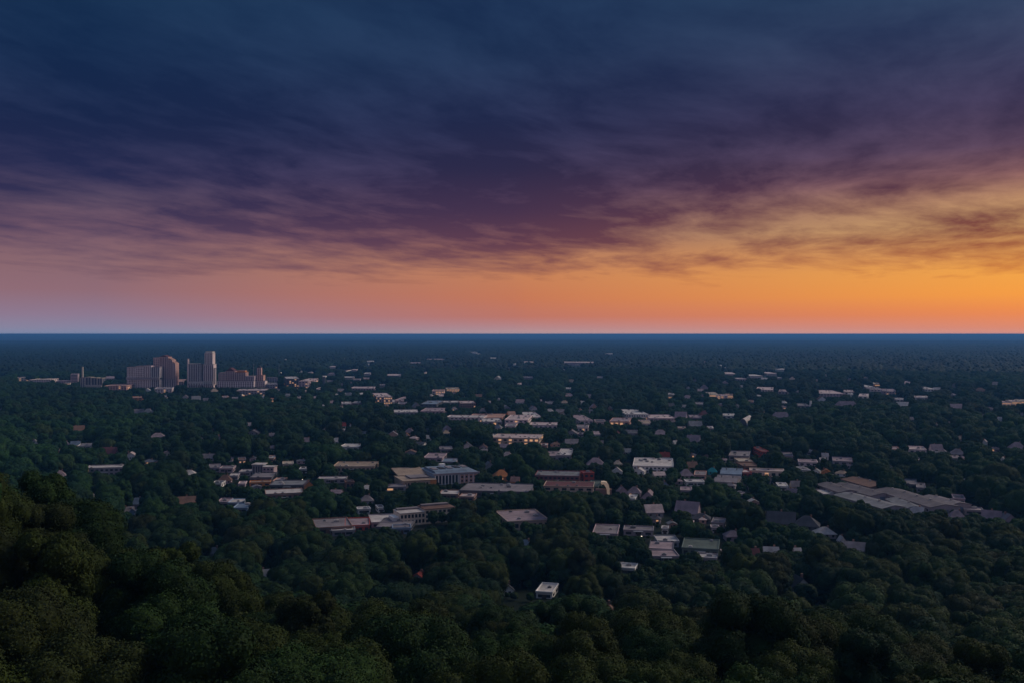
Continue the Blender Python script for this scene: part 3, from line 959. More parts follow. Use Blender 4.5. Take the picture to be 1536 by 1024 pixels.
1086 1112 798 811 .6 H p p 8|mauve hipped house right of the lavender boxy one
1236 1262 908 924 .6 G d d 0|dim dark roof low in the woods at right
'''

for row in TABLE.strip().splitlines():
    a, lb, *lt = row.split('|')
    q = a.split()
    building(float(q[0]), float(q[1]), float(q[2]), float(q[3]), float(q[4]), q[5], q[6], q[7], float(q[8]), lb,
             float(lt[0]) if lt else 0)


# ------------------------------------------------------------------ downtown towers
def tower(name, label, cat, yb, blocks, protect):
    xs = [b[0] for b in blocks] + [b[1] for b in blocks]
    xc = (min(xs) + max(xs)) / 2
    Y = depth_of(yb, xc)
    u = Y / F
    X = (xc - 768) * u
    Yc = Y + 12
    z0 = float(gz(X, Yc))
    root = empty(name, (X, Yc, z0))
    tag(root, label, cat)
    for x0, x1, yt, y1, wk, pk, npier, dep, dy, extra in blocks:
        a, b = (x0 - xc) * u, (x1 - xc) * u
        zt = (CAM_Z - z0) - (yt - HZ) * u
        zb = (CAM_Z - z0) - (y1 - HZ) * u if y1 < yb - 1 else -3
        f = -12 + dy
        MB().box(a, b, f, f + dep, zb, zt).build('wall', wallm(wk), root)
        if 'slope' in extra:
            MB().prism([(a, zt + .005), (b, zt + .005), (b, zt + .6), ((a * .75 + b * .25), zt + extra['slope'] * u)] if extra.get('left') else
                       [(a, zt + .005), (b, zt + .005), ((a + b) / 2, zt + extra['slope'] * u)], f, f + dep)
            o = None
            bb = MB()
            p = [(a, zt + .005), (b, zt + .005), ((a + b) / 2 if not extra.get('left') else a * .9 + b * .1, zt + extra['slope'] * u)]
            bb.v = [(x, f, z) for x, z in p] + [(x, f + dep, z) for x, z in p]
            bb.f = [(0, 1, 2), (5, 4, 3), (0, 2, 5, 3), (1, 4, 5, 2), (0, 3, 4, 1)]
            bb.build('roof', roofm(extra.get('rk', 'm')), root)
        else:
            MB().box(a - .4, b + .4, f - .4, f + dep + .4, zt + .005, zt + 1.1).build('roof', roofm(extra.get('rk', 'p')), root)
        if npier:
            pit = (b - a) / npier
            for i in range(npier + 1):
                x = a + i * pit
                MB().box(x - .38, x + .38, f - .5, f - .003, max(zb, 0), zt - .3).build('pier', wallm(pk), root)
            hz_ = zt - max(zb, 0)
            for i in range(npier):
                x = a + (i + .5) * pit
                MB().box(x - pit * .24, x + pit * .24, f - .07, f + .02, max(zb, 0) + hz_ * .04, zt - 1.6).build('window', TGLASS, root)
            nf = max(2, int(hz_ / 4.2))
            sp = MB()
            for j in range(1, nf):
                z = max(zb, 0) + hz_ * j / nf
                for i in range(npier):
                    x = a + (i + .5) * pit
                    sp.box(x - pit / 2 + .385, x + pit / 2 - .385, f - .22, f - .075, z - .55, z + .55)
            sp.build('spandrel', wallm(extra.get('sk', wk)), root)
        for nm, px, py0, py1, w in extra.get('add', ()):
            x = (px - xc) * u
            MB().tube(x, f + dep / 2, (CAM_Z - z0) - (py1 - HZ) * u, (CAM_Z - z0) - (py0 - HZ) * u, w, w * .5, 8).build(nm, METAL, root)
        FOOT.append((X + (a + b) / 2, Yc + f + dep / 2, max(b - a, dep) / 2 + 4, (b - a) / 2 + 4, dep / 2 + 4, 0))
    x0, x1, y0, y1 = protect
    PROTECT.append((x0, x1, y0, y1, Y))
    return root


E = {}
tower('mill_building', 'old mill of three cream framed bays with dark windows beside the chimney', 'mill', 581, [
    (121, 127, 566, 581, 'l', 'c', 2, 10, 0, E), (128, 136, 565.5, 577, 'd', 'c', 2, 18, 1, {'rk': 'c'}),
    (137, 145, 566.5, 577, 'd', 'c', 2, 18, 1, {'rk': 'c'}), (146, 153, 567, 577, 'd', 'c', 2, 18, 1, {'rk': 'c'}),
    (127, 152, 577, 581, 'c', 'l', 8, 20, -1, {'rk': 'y'})], (119, 154, 564, 579))
tower('wide_slab_building', 'wide mauve slab tower striped with pale vertical piers, leftmost of downtown', 'tower', 584, [
    (190, 204, 550, 584, 'y', 'w', 6, 20, 3, {'rk': 'd'}), (204, 216, 549, 584, 'y', 'w', 5, 22, 0, E),
    (216, 227, 548, 584, 'y', 'w', 4, 22, -1, E), (227, 239, 550, 584, 'l', 'w', 4, 22, 1, {'sk': 'l'}),
    (190, 239, 566, 568.5, 'l', 'l', 0, 26, -3, {'rk': 'w'})], (189, 240, 547, 580))
tower('brick_tower', 'red brown brick tower with stepped crown and sloping right shoulder', 'tower', 583, [
    (229, 240, 536, 584, 'y', 's', 4, 20, 6, {'rk': 'l'}), (239, 252, 534.5, 584, 'q', 'y', 5, 24, 0, {'slope': 2.5, 'rk': 'm'}),
    (252, 258, 539, 584, 'q', 'y', 2, 24, .5, {'slope': 3.0, 'left': 1, 'rk': 's'}), (258, 262.5, 544, 584, 'q', 'y', 2, 24, 1, {'slope': 2.5, 'left': 1, 'rk': 's'}),
    (247, 261, 568, 584, 'l', 'y', 4, 26, -2, E)], (228, 263, 532, 579))
tower('glass_tower', 'grey glass tower with a thin pylon on its left corner', 'tower', 583, [
    (283, 296, 545.5, 583, 'l', 'w', 5, 22, 0, {'rk': 'w', 'sk': 'l'}), (296, 301, 546, 583, 'l', 'w', 2, 24, 2, {'rk': 'l'}), (301, 305.2, 560, 583, 'd', 'l', 1, 20, 6, {'rk': 'd'}),
    (281, 283, 538, 583, 'y', 'y', 0, 4, -1, {'rk': 'y'}), (282, 305.5, 572, 577, 'w', 'l', 6, 24, -3, {'rk': 'w'})], (280, 306, 537, 579))
tower('skyscraper', 'tallest pale tower downtown with white edges and narrower crown', 'tower', 583, [
    (305.5, 320, 546, 583, 'y', 'w', 5, 22, 0, {'rk': 'w', 'sk': 'p'}), (307, 318.5, 529, 546, 'y', 'w', 5, 20, 1, {'rk': 'w'}),
    (308, 318, 527, 529, 'w', 'w', 0, 18, 2, {'rk': 'w'}), (319.8, 321.5, 552, 575, 'l', 'l', 0, 12, 3, {'rk': 'l'}),
    (305.6, 319, 571.5, 577, 'w', 'l', 4, 24, -3, {'rk': 'w'})], (304, 322, 526, 579))
tower('courthouse_block', 'lavender stone block carrying red roofed wings at right of downtown', 'building', 584, [
    (326, 381, 571, 584, 'y', 'w', 16, 30, -2, {'rk': 'l'}), (328, 338, 559, 571, 'q', 'y', 5, 22, 1, {'rk': 'p'}),
    (338, 352, 556, 571, 'q', 'y', 5, 24, 0, {'slope': 5, 'rk': 'm'}), (352, 368, 558, 571, 'q', 'y', 6, 24, 1, {'rk': 'o'}),
    (355, 367, 555.5, 557.9, 'o', 'o', 0, 14, 3, {'rk': 's'}), (368, 381, 564, 571, 'p', 'y', 5, 22, 0, {'rk': 'y', 'add': (('mast', 378.5, 545, 564, .6),)})],
      (325, 382, 550, 580))
tower('stepped_tower', 'salmon stepped church tower with a dark tip near the right of downtown', 'church', 583, [
    (381.5, 397, 571, 583, 'y', 'l', 5, 24, 0, {'rk': 'l'}), (383, 394.5, 562.5, 571, 's', 'y', 4, 18, 2, {'rk': 's'}),
    (385.5, 391, 551, 562.5, 's', 'y', 2, 9, 4, {'slope': 3, 'rk': 'd'}), (382.5, 384.5, 553, 571, 'd', 'd', 0, 3, 5, {'rk': 'd'})], (381, 398, 547, 579))


def tall_pole(name, label, cat, px, yt, yb, yground, r0, r1, mat, cap=None):
    Y = depth_of(yground, px)
    u = Y / F
    X = (px - 768) * u
    z0 = float(gz(X, Y))
    root = empty(name, (X, Y, z0))
    tag(root, label, cat)
    ztop = (CAM_Z - z0) - (yt - HZ) * u
    MB().tube(0, 0, -1, ztop, r0, r1, 14).build('shaft', mat, root)
    MB().tube(0, 0, ztop + .003, ztop + .8, r1 * 1.15, r1 * 1.15, 14).build('cap', cap or mat, root)
    MB().box(-r0 * 1.5, r0 * 1.5, -r0 * 1.5, r0 * 1.5, -2, 1.2).build('base', wallm('l'), root)
    PROTECT.append((px - 2, px + 2, yt, yb - 3, Y))
    return root


tall_pole('smokestack', 'slender cream chimney rising from the old mill', 'chimney', 124, 549.5, 566, 580, 2.3, 1.7, wallm('c'), wallm('d'))
tall_pole('radio_mast', 'thin pale mast with a yellow light at its foot right of the church tower', 'mast', 418.5, 546, 560, 566, .9, .4, METAL)
tall_pole('water_tower', 'small dark column rising among trees at the right of the pink fronted block', 'tower', 486, 565, 578, 580, 3.5, 3.5, wallm('d'))
tall_pole('clock_tower', 'little white steeple standing in the woods at right', 'steeple', 1216, 601, 613, 616, 2.6, 1.6, wallm('w'))
tall_pole('clock_tower', 'white square stair tower at the left of the industrial estate', 'tower', 1248, 712, 721, 726, 1.4, 1.3, wallm('w'), wallm('d'))


def curved_wall():
    px, yb = 909.5, 745
    Y = depth_of(yb, px)
    u = Y / F
    X = (px - 768) * u
    z0 = float(gz(X, Y))
    root = empty('curved_wall', (X, Y, z0))
    tag(root, 'tall cream wall curving down at its right end, glowing beside the mill', 'wall')
    pts = [(-6, 22), (-2, 22.5), (1.2, 21), (3.2, 17.5), (4.2, 12), (4.6, 3)]
    pts = [(x * u * 1.15, (y + 1) * u) for x, y in pts]
    b = MB()
    n = len(pts)
    for yy in (0, 5.0):
        b.v += [(x, yy, z) for x, z in pts] + [(x - 2.2 if i > 1 else x, yy, z - 2.0 if i < 4 else z) for i, (x, z) in enumerate(pts)]
    for i in range(n - 1):
        for base in (0, 2 * n):
            b.f.append((base + i, base + i + 1, base + n + i + 1, base + n + i))
        b.f.append((i, i + 1, 2 * n + i + 1, 2 * n + i))
        b.f.append((n + i, n + i + 1, 3 * n + i + 1, 3 * n + i))
    b.build('arch', surf('cream_with_emitted_light', (.7, .58, .45), .8, .15, .4, emit=(1, .68, .42), estr=.12), root)  # weak emission stands in for light falling on the wall
    MB().box(-8, 4.2, .6, 4.4, -2, 6).build('base', wallm('b'), root)
    PROTECT.append((901, 917, 721, 742, Y))
    FOOT.append((X, Y + 3, 11, 11, 6, 0))


curved_wall()


# ------------------------------------------------------------------ three larger buildings drawn by hand
def oriented(name, label, cat, px, yb, yaw):
    Y = depth_of(yb, px)
    X = (px - 768) / F * Y
    z0 = float(gz(X, Y))
    root = empty(name, (X, Y, z0), math.radians(yaw))
    tag(root, label, cat)
    return root, Y


def foot(root, x0, x1, y0, y1):
    a = root.rotation_euler.z
    c, s_ = math.cos(a), math.sin(a)
    mx, my = (x0 + x1) / 2, (y0 + y1) / 2
    FOOT.append((root.location.x + mx * c - my * s_, root.location.y + mx * s_ + my * c, max(x1 - x0, y1 - y0) / 2 + 3,
                 (x1 - x0) / 2 + 4, (y1 - y0) / 2 + 4, a))


def glass_hall():
    r, Y = oriented('college_hall', 'big hall with tall glass front, white columns and blue grey roof', 'building', 662, 726, 21)
    w, g = wallm('w'), roofm('u')
    # main hall: front wall line runs away to the right
    MB().box(-6, 33, 0, 42, -3, 8.2).build('wall', wallm('u'), r)
    roof = MB().box(-6.6, 33.6, -.6, 42.6, 8.205, 8.8).prism([(3, 8.803), (39, 8.803), (36, 10.4), (7, 10.4)], -4, 24).build('roof', g, r)
    MB().box(-6.6, 33.6, -.95, -.605, 7.7, 9.3).build('cornice', wallm('l'), roof)
    for k in range(5):
        MB().box(-3 + k * 7, 1.5 + k * 7, 14 + k * 1.5, 26 + k * 1.5, 10.405, 11.0).build('skylight', roofm('k' if k % 2 else 'l'), roof)
    for k in range(8):
        x = -5.4 + k * 2.85
        MB().box(x - .32, x + .32, -1.1, -.4, 0, 7.69).build('column', w, r)
    for k in range(7):
        x = -5.4 + (k + .5) * 2.85
        window(r, GLASS, 1.9, 6.6, x, -.02, 3.9)
    for k in range(5):
        x = 16.2 + k * 3.9
        MB().box(x - .5, x + .5, -.5, -.003, 0, 7.6).build('pier', wallm('y'), r)
        if k < 4:
            MB().box(x + .55, x + 3.35, -.12, -.003, 0, 7.5).build('brick_panel', wallm('s'), r)
            for z in (2.2, 5.4):
                window(r, GLASS, 1.6, 1.6, x + 1.95, -.14, z)
    # low tan wing in front at the left
    MB().box(-34, -6.4, -7, 24, -3, 5.4).build('wing_wall', wallm('t'), r)
    rf = MB().box(-34.5, -6.1, -7.5, 24.5, 5.405, 5.8).build('wing_roof', roofm('t'), r)
    MB().box(-26, -10, 2, 18, 5.803, 6.9).build('roof_lantern', roofm('l'), rf)
    MB().box(-11.5, -6.3, -7.3, -7.003, 0, 5.2).build('brick_panel', wallm('o'), r)
    for k in range(8):
        window(r, GLASS, 1.5, 2.2, -32.3 + k * 2.6, -7.02, 2.8)
    MB().prism([(20, 5.803), (44, 8.5), (44, 9.6), (20, 6.5)], -32, -6.7).build('rear_roof', roofm('t'), r)
    MB().box(10, 15, 38, 42, 8.803, 11.6).build('roof_hut', w, r)
    foot(r, -34, 33, -7, 42)
    PROTECT.append((601, 711, 701, 722, Y))


def cream_windows():
    r, Y = oriented('office_building', 'long cream building with rows of window panes along a slanting front', 'building', 618, 787, 24)
    c = wallm('c')
    for x0, x1, h, nx, nz, wk, rk in ((-8, 9, 8.0, 7, 2, 'c', 'w'), (9.03, 30, 9.4, 7, 3, 'c', 'b')):
        MB().box(x0, x1, 0, 15, -3, h).build('wall', wallm(wk), r)
        rf = MB().box(x0 - .3, x1 + .2, -.4, 15.4, h + .005, h + .4).build('roof', roofm(rk), r)
        MB().box(x0 + 1, x1 - 1, 10, 14, h + .403, h + 1.5).build('roof_unit', roofm('l'), rf)
        pit, sh = (x1 - x0) / nx, (h - .8) / nz
        for i in range(nx + 1):
            MB().box(x0 + i * pit - .16 * (i > 0), x0 + i * pit + .16 * (i < nx), -.25, -.003, 0, h - .2).build('pier', c, r)
        for j in range(nz):
            for i in range(nx):
                window(r, GLASS, pit * .62, sh * .62, x0 + (i + .5) * pit, -.02, .4 + (j + .55) * sh)
    MB().box(-12, -8.03, 2, 13, -3, 5.5).build('stair_block', wallm('w'), r)
    foot(r, -12, 28, 0, 15)
    PROTECT.append((600, 674, 763, 788, Y))


def columned():
    r, Y = oriented('columned_building', 'white slab roofed building on tall blue grey piers', 'building', 392, 712, -4)
    MB().box(-8, 1, .8, 10, -3, 9.0).build('wall', wallm('u'), r)
    MB().box(-9, 2, -.6, 11, 9.005, 9.7).build('roof', roofm('w'), r)
    for k in range(5):
        x = -7.9 + k * 2.2
        MB().box(x - .4, x + .4, -.2, .797, 0, 9.0).build('pier', wallm('l'), r)
        if k < 4:
            window(r, GLASS, 1.1, 6.6, x + 1.1, .78, 4.4)
    MB().box(1.03, 11, .5, 10, -3, 7.0).build('wing_wall', wallm('p'), r)
    MB().box(1.03, 11.5, 0, 10.5, 7.005, 7.5).build('wing_roof', roofm('w'), r)
    for k in range(3):
        for z in (2.4, 5.2):
            window(r, GLASS, 1.7, 1.5, 2.8 + k * 3.2, .48, z)
    foot(r, -9, 11, -1, 11)
    PROTECT.append((377, 408, 694, 708, Y))


def shed(xa, ya, xb, yb, wid, h, rk, label):
    """a long gabled shed whose ridge joins two points of the estate"""
    P = []
    for x, y in ((xa, ya), (xb, yb)):
        Y = (CAM_Z - h) / (y - HZ) * F
        P.append(((x - 768) / F * Y, Y))
    (x0, y0), (x1, y1) = P
    ln = math.hypot(x1 - x0, y1 - y0)
    mx, my = (x0 + x1) / 2, (y0 + y1) / 2
    root = empty('warehouse', (mx, my, float(gz(mx, my))), math.atan2(y1 - y0, x1 - x0))
    tag(root, label, 'warehouse', 'sheds of the industrial estate')
    hx, hy = ln / 2, wid / 2
    e = h - 1.9
    MB().prism([(-hy, -3), (hy, -3), (hy, e), (0, h - .25), (-hy, e)], -hx, hx).build('wall', wallm('l'), root)
    roof = MB().prism([(-hy - .5, e - .1), (0, h - .23), (hy + .5, e - .1), (hy + .5, e + .2), (0, h + .1), (-hy - .5, e + .2)], -hx - .5, hx + .5).build('roof', roofm(rk), root)
    for k in range(int(ln / 16)):
        x = -hx + 8 + k * 16
        MB().box(x - .6, x + .6, -.6, .6, h - .3, h + 1.0).build('roof_vent', roofm('w'), roof)
    for k in range(int(ln / 9)):
        window(root, GLASS, 4.5, 1.4, -hx + 5 + k * 9, -hy - .02, e * .6)
    for sg in (-1, 1):
        MB().box(sg * hx - .08, sg * hx + .08, -2.2, 2.2, 0, min(4.2, e - .4)).build('loading_door', roofm('u'), root)
    a = root.rotation_euler.z
    FOOT.append((mx, my, hx + 3, hx + 3, hy + 3, a))
    n = 6
    for k in range(n):
        f0, f1 = k / n, (k + 1) / n
        q0, q1 = ya + (yb - ya) * f0, ya + (yb - ya) * f1
        Yq = (CAM_Z - h) / ((q0 + q1) / 2 - HZ) * F
        PROTECT.append((xa + (xb - xa) * f0 - 5, xa + (xb - xa) * f1 + 5, q0 - 2, q1 + 4, Yq - 15))


for q in ((1240, 723, 1275, 735, 18, 7, 'z', 'leftmost grey shed of the industrial estate'),
          (1280, 715, 1324, 727, 22, 8, 'b', 'brown lavender shed at the back of the industrial estate'),
          (1262, 724, 1324, 740, 20, 7, 'z', 'blue lavender shed in the middle of the estate'),
          (1268, 738, 1342, 758, 20, 7, 'g', 'long front shed of the estate left of the stub shed'),
          (1330, 731, 1418, 757, 22, 8, 'z', 'longest shed of the estate running down to the right'),
          (1344, 745, 1374, 759, 15, 6.5, 'g', 'short stub shed below the longest one'),
          (1394, 742, 1440, 754, 18, 7.5, 'l', 'pale topped shed at the right end of the estate')):
    shed(*q)
glass_hall()
cream_windows()
columned()


def street_lamp(px, py, yg, label, r=.5):
    Y = depth_of(yg, px)
    u = Y / F
    X = (px - 768) * u
    z0 = float(gz(X, Y))
    h = (CAM_Z - z0) - (py - HZ) * u
    root = tag(empty('street_lamp', (X, Y, z0)), label, 'street lamp', 'lit street lamps')
    MB().tube(0, 0, -1, h, .14, .09, 8).box(-.06, .06, -1.2, 0, h - .16, h - .05).build('pole', METAL, root)
    MB().tube(0, -1.2, h - .32 - r * .5, h - .17, r, r * .6, 12).build('lamp_head', LAMP, root)
    PROTECT.append((px - 3, px + 3, py - 3, py + 3, Y))


street_lamp(454, 717.5, 722, 'bright white lamp above the striped white roofed building')
street_lamp(962, 802, 808, 'bright white lamp below the pale rounded shed roof')
street_lamp(977, 623.5, 627, 'warm lamp right of the white complex with the lit rooftop', .9)
street_lamp(1005, 592.5, 596.5, 'warm lamp by the small white hut in dark trees', .9)
street_lamp(422, 558, 562, 'yellowish lamp at the foot of the thin pale mast', 1.0)
street_lamp(364, 591, 594, 'orange lamp in front of the right downtown cluster', .9)
street_lamp(306, 589, 594, 'yellow lamp below the tallest pale tower', 1.1)
street_lamp(932, 632, 637, 'orange lamp before the pinkish building', .8)

# ------------------------------------------------------------------ small roofs scattered between the larger buildings
MARKS = [(229 + 17, 555, 'the red brick tower'), (312, 555, 'the tallest tower'), (355, 575, 'the red roofed stone block'), (448, 575, 'the pink fronted block'),
         (572, 600, 'the lit office'), (700, 627, 'the very long pale wall'), (796, 624, 'the white roofed block'), (872, 630, 'the jumbled roof block'),
         (948, 622, 'the lit topped complex'), (1080, 593, 'the peach lit row'), (1119, 635, 'the white arched roof'),
         (1240, 590, 'the mauve pink jumble'), (1270, 608, 'the hipped school roof'), (1388, 585, 'the dark bottomed block'),
         (1518, 603, 'the bright peach row'), (160, 705, 'the white flat school'), (392, 702, 'the columned building'), (426, 742, 'the striped building'),
         (314, 752, 'the orange lodge'), (534, 700, 'the tan two tiered building'), (656, 714, 'the glass fronted hall'), (777, 659, 'the two tiered store'),
         (840, 715, 'the brick mill'), (980, 697, 'the stacked flat roofs'), (1068, 706, 'the teal kiosk'), (1150, 708, 'the cream edged store'),
         (1300, 735, 'the industrial sheds'), (1050, 822, 'the dull green roof'), (1236, 800, 'the clipped roof'), (1480, 775, 'the lavender gabled roofs'),
         (785, 778, 'the pale brown roof')]
AREAS = [(200, 480, 572, 600, 16, 0), (485, 560, 560, 612, 9, 0), (560, 720, 590, 622, 12, 0), (720, 900, 596, 656, 15, 0), (900, 1030, 608, 660, 9, 0),
         (1030, 1120, 566, 650, 9, 0), (1120, 1300, 566, 625, 13, 0), (1300, 1530, 575, 640, 12, 0), (600, 760, 640, 700, 8, 1), (300, 470, 690, 735, 9, 1),
         (940, 1130, 684, 760, 13, 1), (960, 1090, 775, 838, 7, 1), (1150, 1290, 680, 740, 9, 1), (1330, 1530, 660, 700, 7, 1), (40, 250, 640, 720, 7, 1),
         (430, 600, 540, 566, 8, 0), (620, 1000, 540, 575, 12, 0), (1000, 1400, 536, 566, 9, 0), (240, 600, 625, 690, 8, 1), (800, 940, 650, 700, 6, 1)]
ORD = 'first second third fourth fifth sixth seventh eighth ninth tenth eleventh twelfth thirteenth fourteenth'.split()


def near_mark(px, py):
    bx = min(MARKS, key=lambda q: ((q[0] - px) / 1.4) ** 2 + (q[1] - py) ** 2)
    ddx, ddy = px - bx[0], py - bx[1]
    if abs(ddx) > abs(ddy) * 1.4:
        return ('left of ' if ddx < 0 else 'right of ') + bx[2]
    return ('below ' if ddy > 0 else 'above ') + bx[2]


_rh = random.Random(77)
taken = [(p[0], p[1], p[2], p[3]) for p in PROTECT]
small = []
for ax0, ax1, ay0, ay1, cnt_, kind_ in AREAS:
    done = tries = 0
    while done < cnt_ and tries < 200:
        tries += 1
        py = _rh.uniform(ay0, ay1)
        sc_ = (py - HZ) / 200.0
        w_ = _rh.uniform(9, 21) * min(1.0, sc_ + .30)
        h_ = w_ * _rh.uniform(.34, .6) if sc_ > .35 else max(2.2, w_ * _rh.uniform(.24, .40))
        px = _rh.uniform(ax0, ax1)
        b4 = (px - w_ / 2 - 2, px + w_ / 2 + 2, py - h_ - 1, py + 2)
        if any(b4[0] < t_[1] and b4[1] > t_[0] and b4[2] < t_[3] and b4[3] > t_[2] for t_ in taken):
            continue
        taken.append(b4)
        sty = _rh.choice('GGHFF' if sc_ > .3 else 'FFFG')
        rk = _rh.choice('llppgwybtd')
        wk = _rh.choice('wlycps')
        tint = {'l': 'lavender', 'p': 'mauve', 'g': 'grey', 'w': 'white', 'y': 'pinkish', 'b': 'brown', 't': 'tan', 'd': 'dark'}[rk]
        form = {'G': 'gabled house', 'H': 'hipped house', 'F': 'flat building'}[sty]
        lb = f"{'tiny' if w_ < 7 else 'small'} {tint} roofed {form} {near_mark(px, py)}"
        small.append([px, py, w_, h_, sty, wk, rk, lb])
        done += 1
same = {}
for q in small:
    same.setdefault(q[7], []).append(q)
for t_, qs in same.items():
    if len(qs) > 1:
        qs.sort(key=lambda q: q[0])
        for j, q in enumerate(qs):
            q[7] = t_ + ', ' + ORD[j] + ' from left'
for px, py, w_, h_, sty, wk, rk, lb in small:
    o = building(px - w_ / 2, px + w_ / 2, py - h_, py, .55, sty, wk, rk, _rh.uniform(-24, 24) if sty != 'F' else _rh.uniform(-10, 10), lb, .3 if _rh.random() < .14 else 0)
    _p = PROTECT[-1]
    PROTECT[-1] = (_p[0] + 1, _p[1] - 1, _p[2] + 1, py - h_ * .55, _p[4])
    o['group'] = 'small roofs scattered through the woods'

# ------------------------------------------------------------------ trees
PW, PH = 768, 512       # half size of the photograph
prot = np.full((PH, PW), -1.0)
for x0, x1, y0, y1, Y in PROTECT:
    a, b = max(0, int(x0 / 2)), min(PW, int(math.ceil(x1 / 2)))
    c, d = max(0, int(y0 / 2)), min(PH, int(math.ceil(y1 / 2)))
    if b > a and d > c:
        prot[c:d, a:b] = np.maximum(prot[c:d, a:b], Y)


def ico(sub=1):
    import bmesh
    bm = bmesh.new()
    bmesh.ops.create_icosphere(bm, subdivisions=sub, radius=1.0)
    v = np.array([q.co[:] for q in bm.verts])
    f = np.array([[q.index for q in p.verts] for p in bm.faces])
    bm.free()
    return v, f


ICO1, ICO2 = ico(1), ico(2)
KINDS = {  # radius, height, crown base, lobe spread (x, y), number of lobes
    'round': dict(R=8.4, H=20.0, b=4.0, sx=1.0, n=30, top=1.0),
    'broad': dict(R=10.2, H=18.5, b=4.2, sx=1.1, n=36, top=.8),
    'narrow': dict(R=6.2, H=22.5, b=4.0, sx=.95, n=28, top=1.25),
    'lopsided': dict(R=8.6, H=19.5, b=3.8, sx=1.0, n=30, top=.95),
    'ragged': dict(R=8.2, H=21.0, b=3.6, sx=1.0, n=44, top=1.05),
    'twin topped': dict(R=9.0, H=20.5, b=4.0, sx=1.1, n=34, top=1.0),
}


def lobes(kind, rng, soft=False):
    k = KINDS[kind]
    R, H, b = k['R'], k['H'], k['b']
    hc = (H - b) / 2
    c0 = np.array([0, 0, b + hc * .92])
    out = []
    for i in range(k['n']):
        zc = rng.uniform(-.85, .98)
        a = rng.uniform(0, 2 * np.pi)
        q = np.sqrt(1 - zc * zc)
        # fuller below the middle than a ball: a dome
        wq = q ** (.75 if zc > 0 else .9)
        d = np.array([np.cos(a) * wq * k['sx'], np.sin(a) * wq, zc])
        rr_ = R * (rng.uniform(.34, .50) if soft else rng.uniform(.24, .42))
        p = c0 + d * np.array([R - rr_ * .9, R - rr_ * .9, hc - rr_ * .8]) * rng.uniform(.86, 1.06)
        if kind == 'lopsided':
            p[0] += .22 * R * (p[2] - b) / (H - b) * (1 if p[0] > 0 else .3)
        if kind == 'twin topped':
            p[2] -= 2.6 * np.exp(-(p[0] / 2.0) ** 2) * (p[2] > c0[2])
        if kind == 'ragged':
            p += rng.normal(0, .5, 3)
            rr_ *= .82
        out.append((p, rr_))
    out.append((c0, R * .55))
    return out


def crown_arrays(kind, seed, nq, leaf, core_sub, soft=True):
    rng = np.random.RandomState(seed)
    L = lobes(kind, rng, soft)
    C = np.array([p for p, r in L])
    Rr = np.array([r for p, r in L])
    w = Rr ** 2
    w[-1] *= .3
    m = int(nq * 2.6)
    idx = rng.choice(len(L), m, p=w / w.sum())
    d = rng.normal(size=(m, 3))
    d[:, 2] += .35
    d /= np.linalg.norm(d, axis=1)[:, None]
    # finer bumps on every lobe
    ph = rng.uniform(0, 6.28, (len(L), 3))
    bump = 1 + .10 * np.sin(d[:, 0] * 7 + ph[idx, 0]) * np.sin(d[:, 1] * 7 + ph[idx, 1]) + .06 * np.sin(d[:, 2] * 11 + ph[idx, 2])
    P = C[idx] + d * (Rr[idx] * bump * (rng.uniform(.92, 1.04, m) if soft else rng.uniform(.9, 1.05, m) + .16 * rng.rand(m) ** 4))[:, None]
    dist = np.linalg.norm(P[:, None, :] - C[None], axis=2) / Rr[None]
    dist[np.arange(m), idx] = 9
    keep = dist.min(axis=1) > .84
    P, d, idx = P[keep][:nq], d[keep][:nq], idx[keep][:nq]
    nq = len(P)
    nrm_ = d + rng.normal(0, .24 if soft else .36, (nq, 3))
    nrm_ /= np.linalg.norm(nrm_, axis=1)[:, None]
    t1 = np.cross(nrm_, rng.normal(size=(nq, 3)))
    t1 /= np.linalg.norm(t1, axis=1)[:, None] + 1e-9
    t2 = np.cross(nrm_, t1)
    s = leaf * rng.uniform(.55, 1.35, nq)[:, None]
    e = rng.uniform(.5, .9, nq)[:, None]
    q = [P + t1 * s, P + t2 * s * e + nrm_ * s * .18, P - t1 * s * rng.uniform(.7, 1.1, nq)[:, None] , P - t2 * s * e * rng.uniform(.7, 1.1, nq)[:, None] + nrm_ * s * .12]
    V = np.stack(q, 1).reshape(-1, 3)
    Fq = np.arange(nq * 4).reshape(-1, 4).tolist()
    iv, if_ = ICO2 if core_sub == 2 else ICO1
    vs = [V]
    k = len(V)
    fs = Fq
    for p, r in L:
        vs.append(p + iv * r * .90 * (1 + .06 * np.sin(iv[:, :1] * 5 + p[0]) * np.sin(iv[:, 1:2] * 5 + p[1])))
        fs = fs + (if_ + k).tolist()
        k += len(iv)
    return np.concatenate(vs), fs


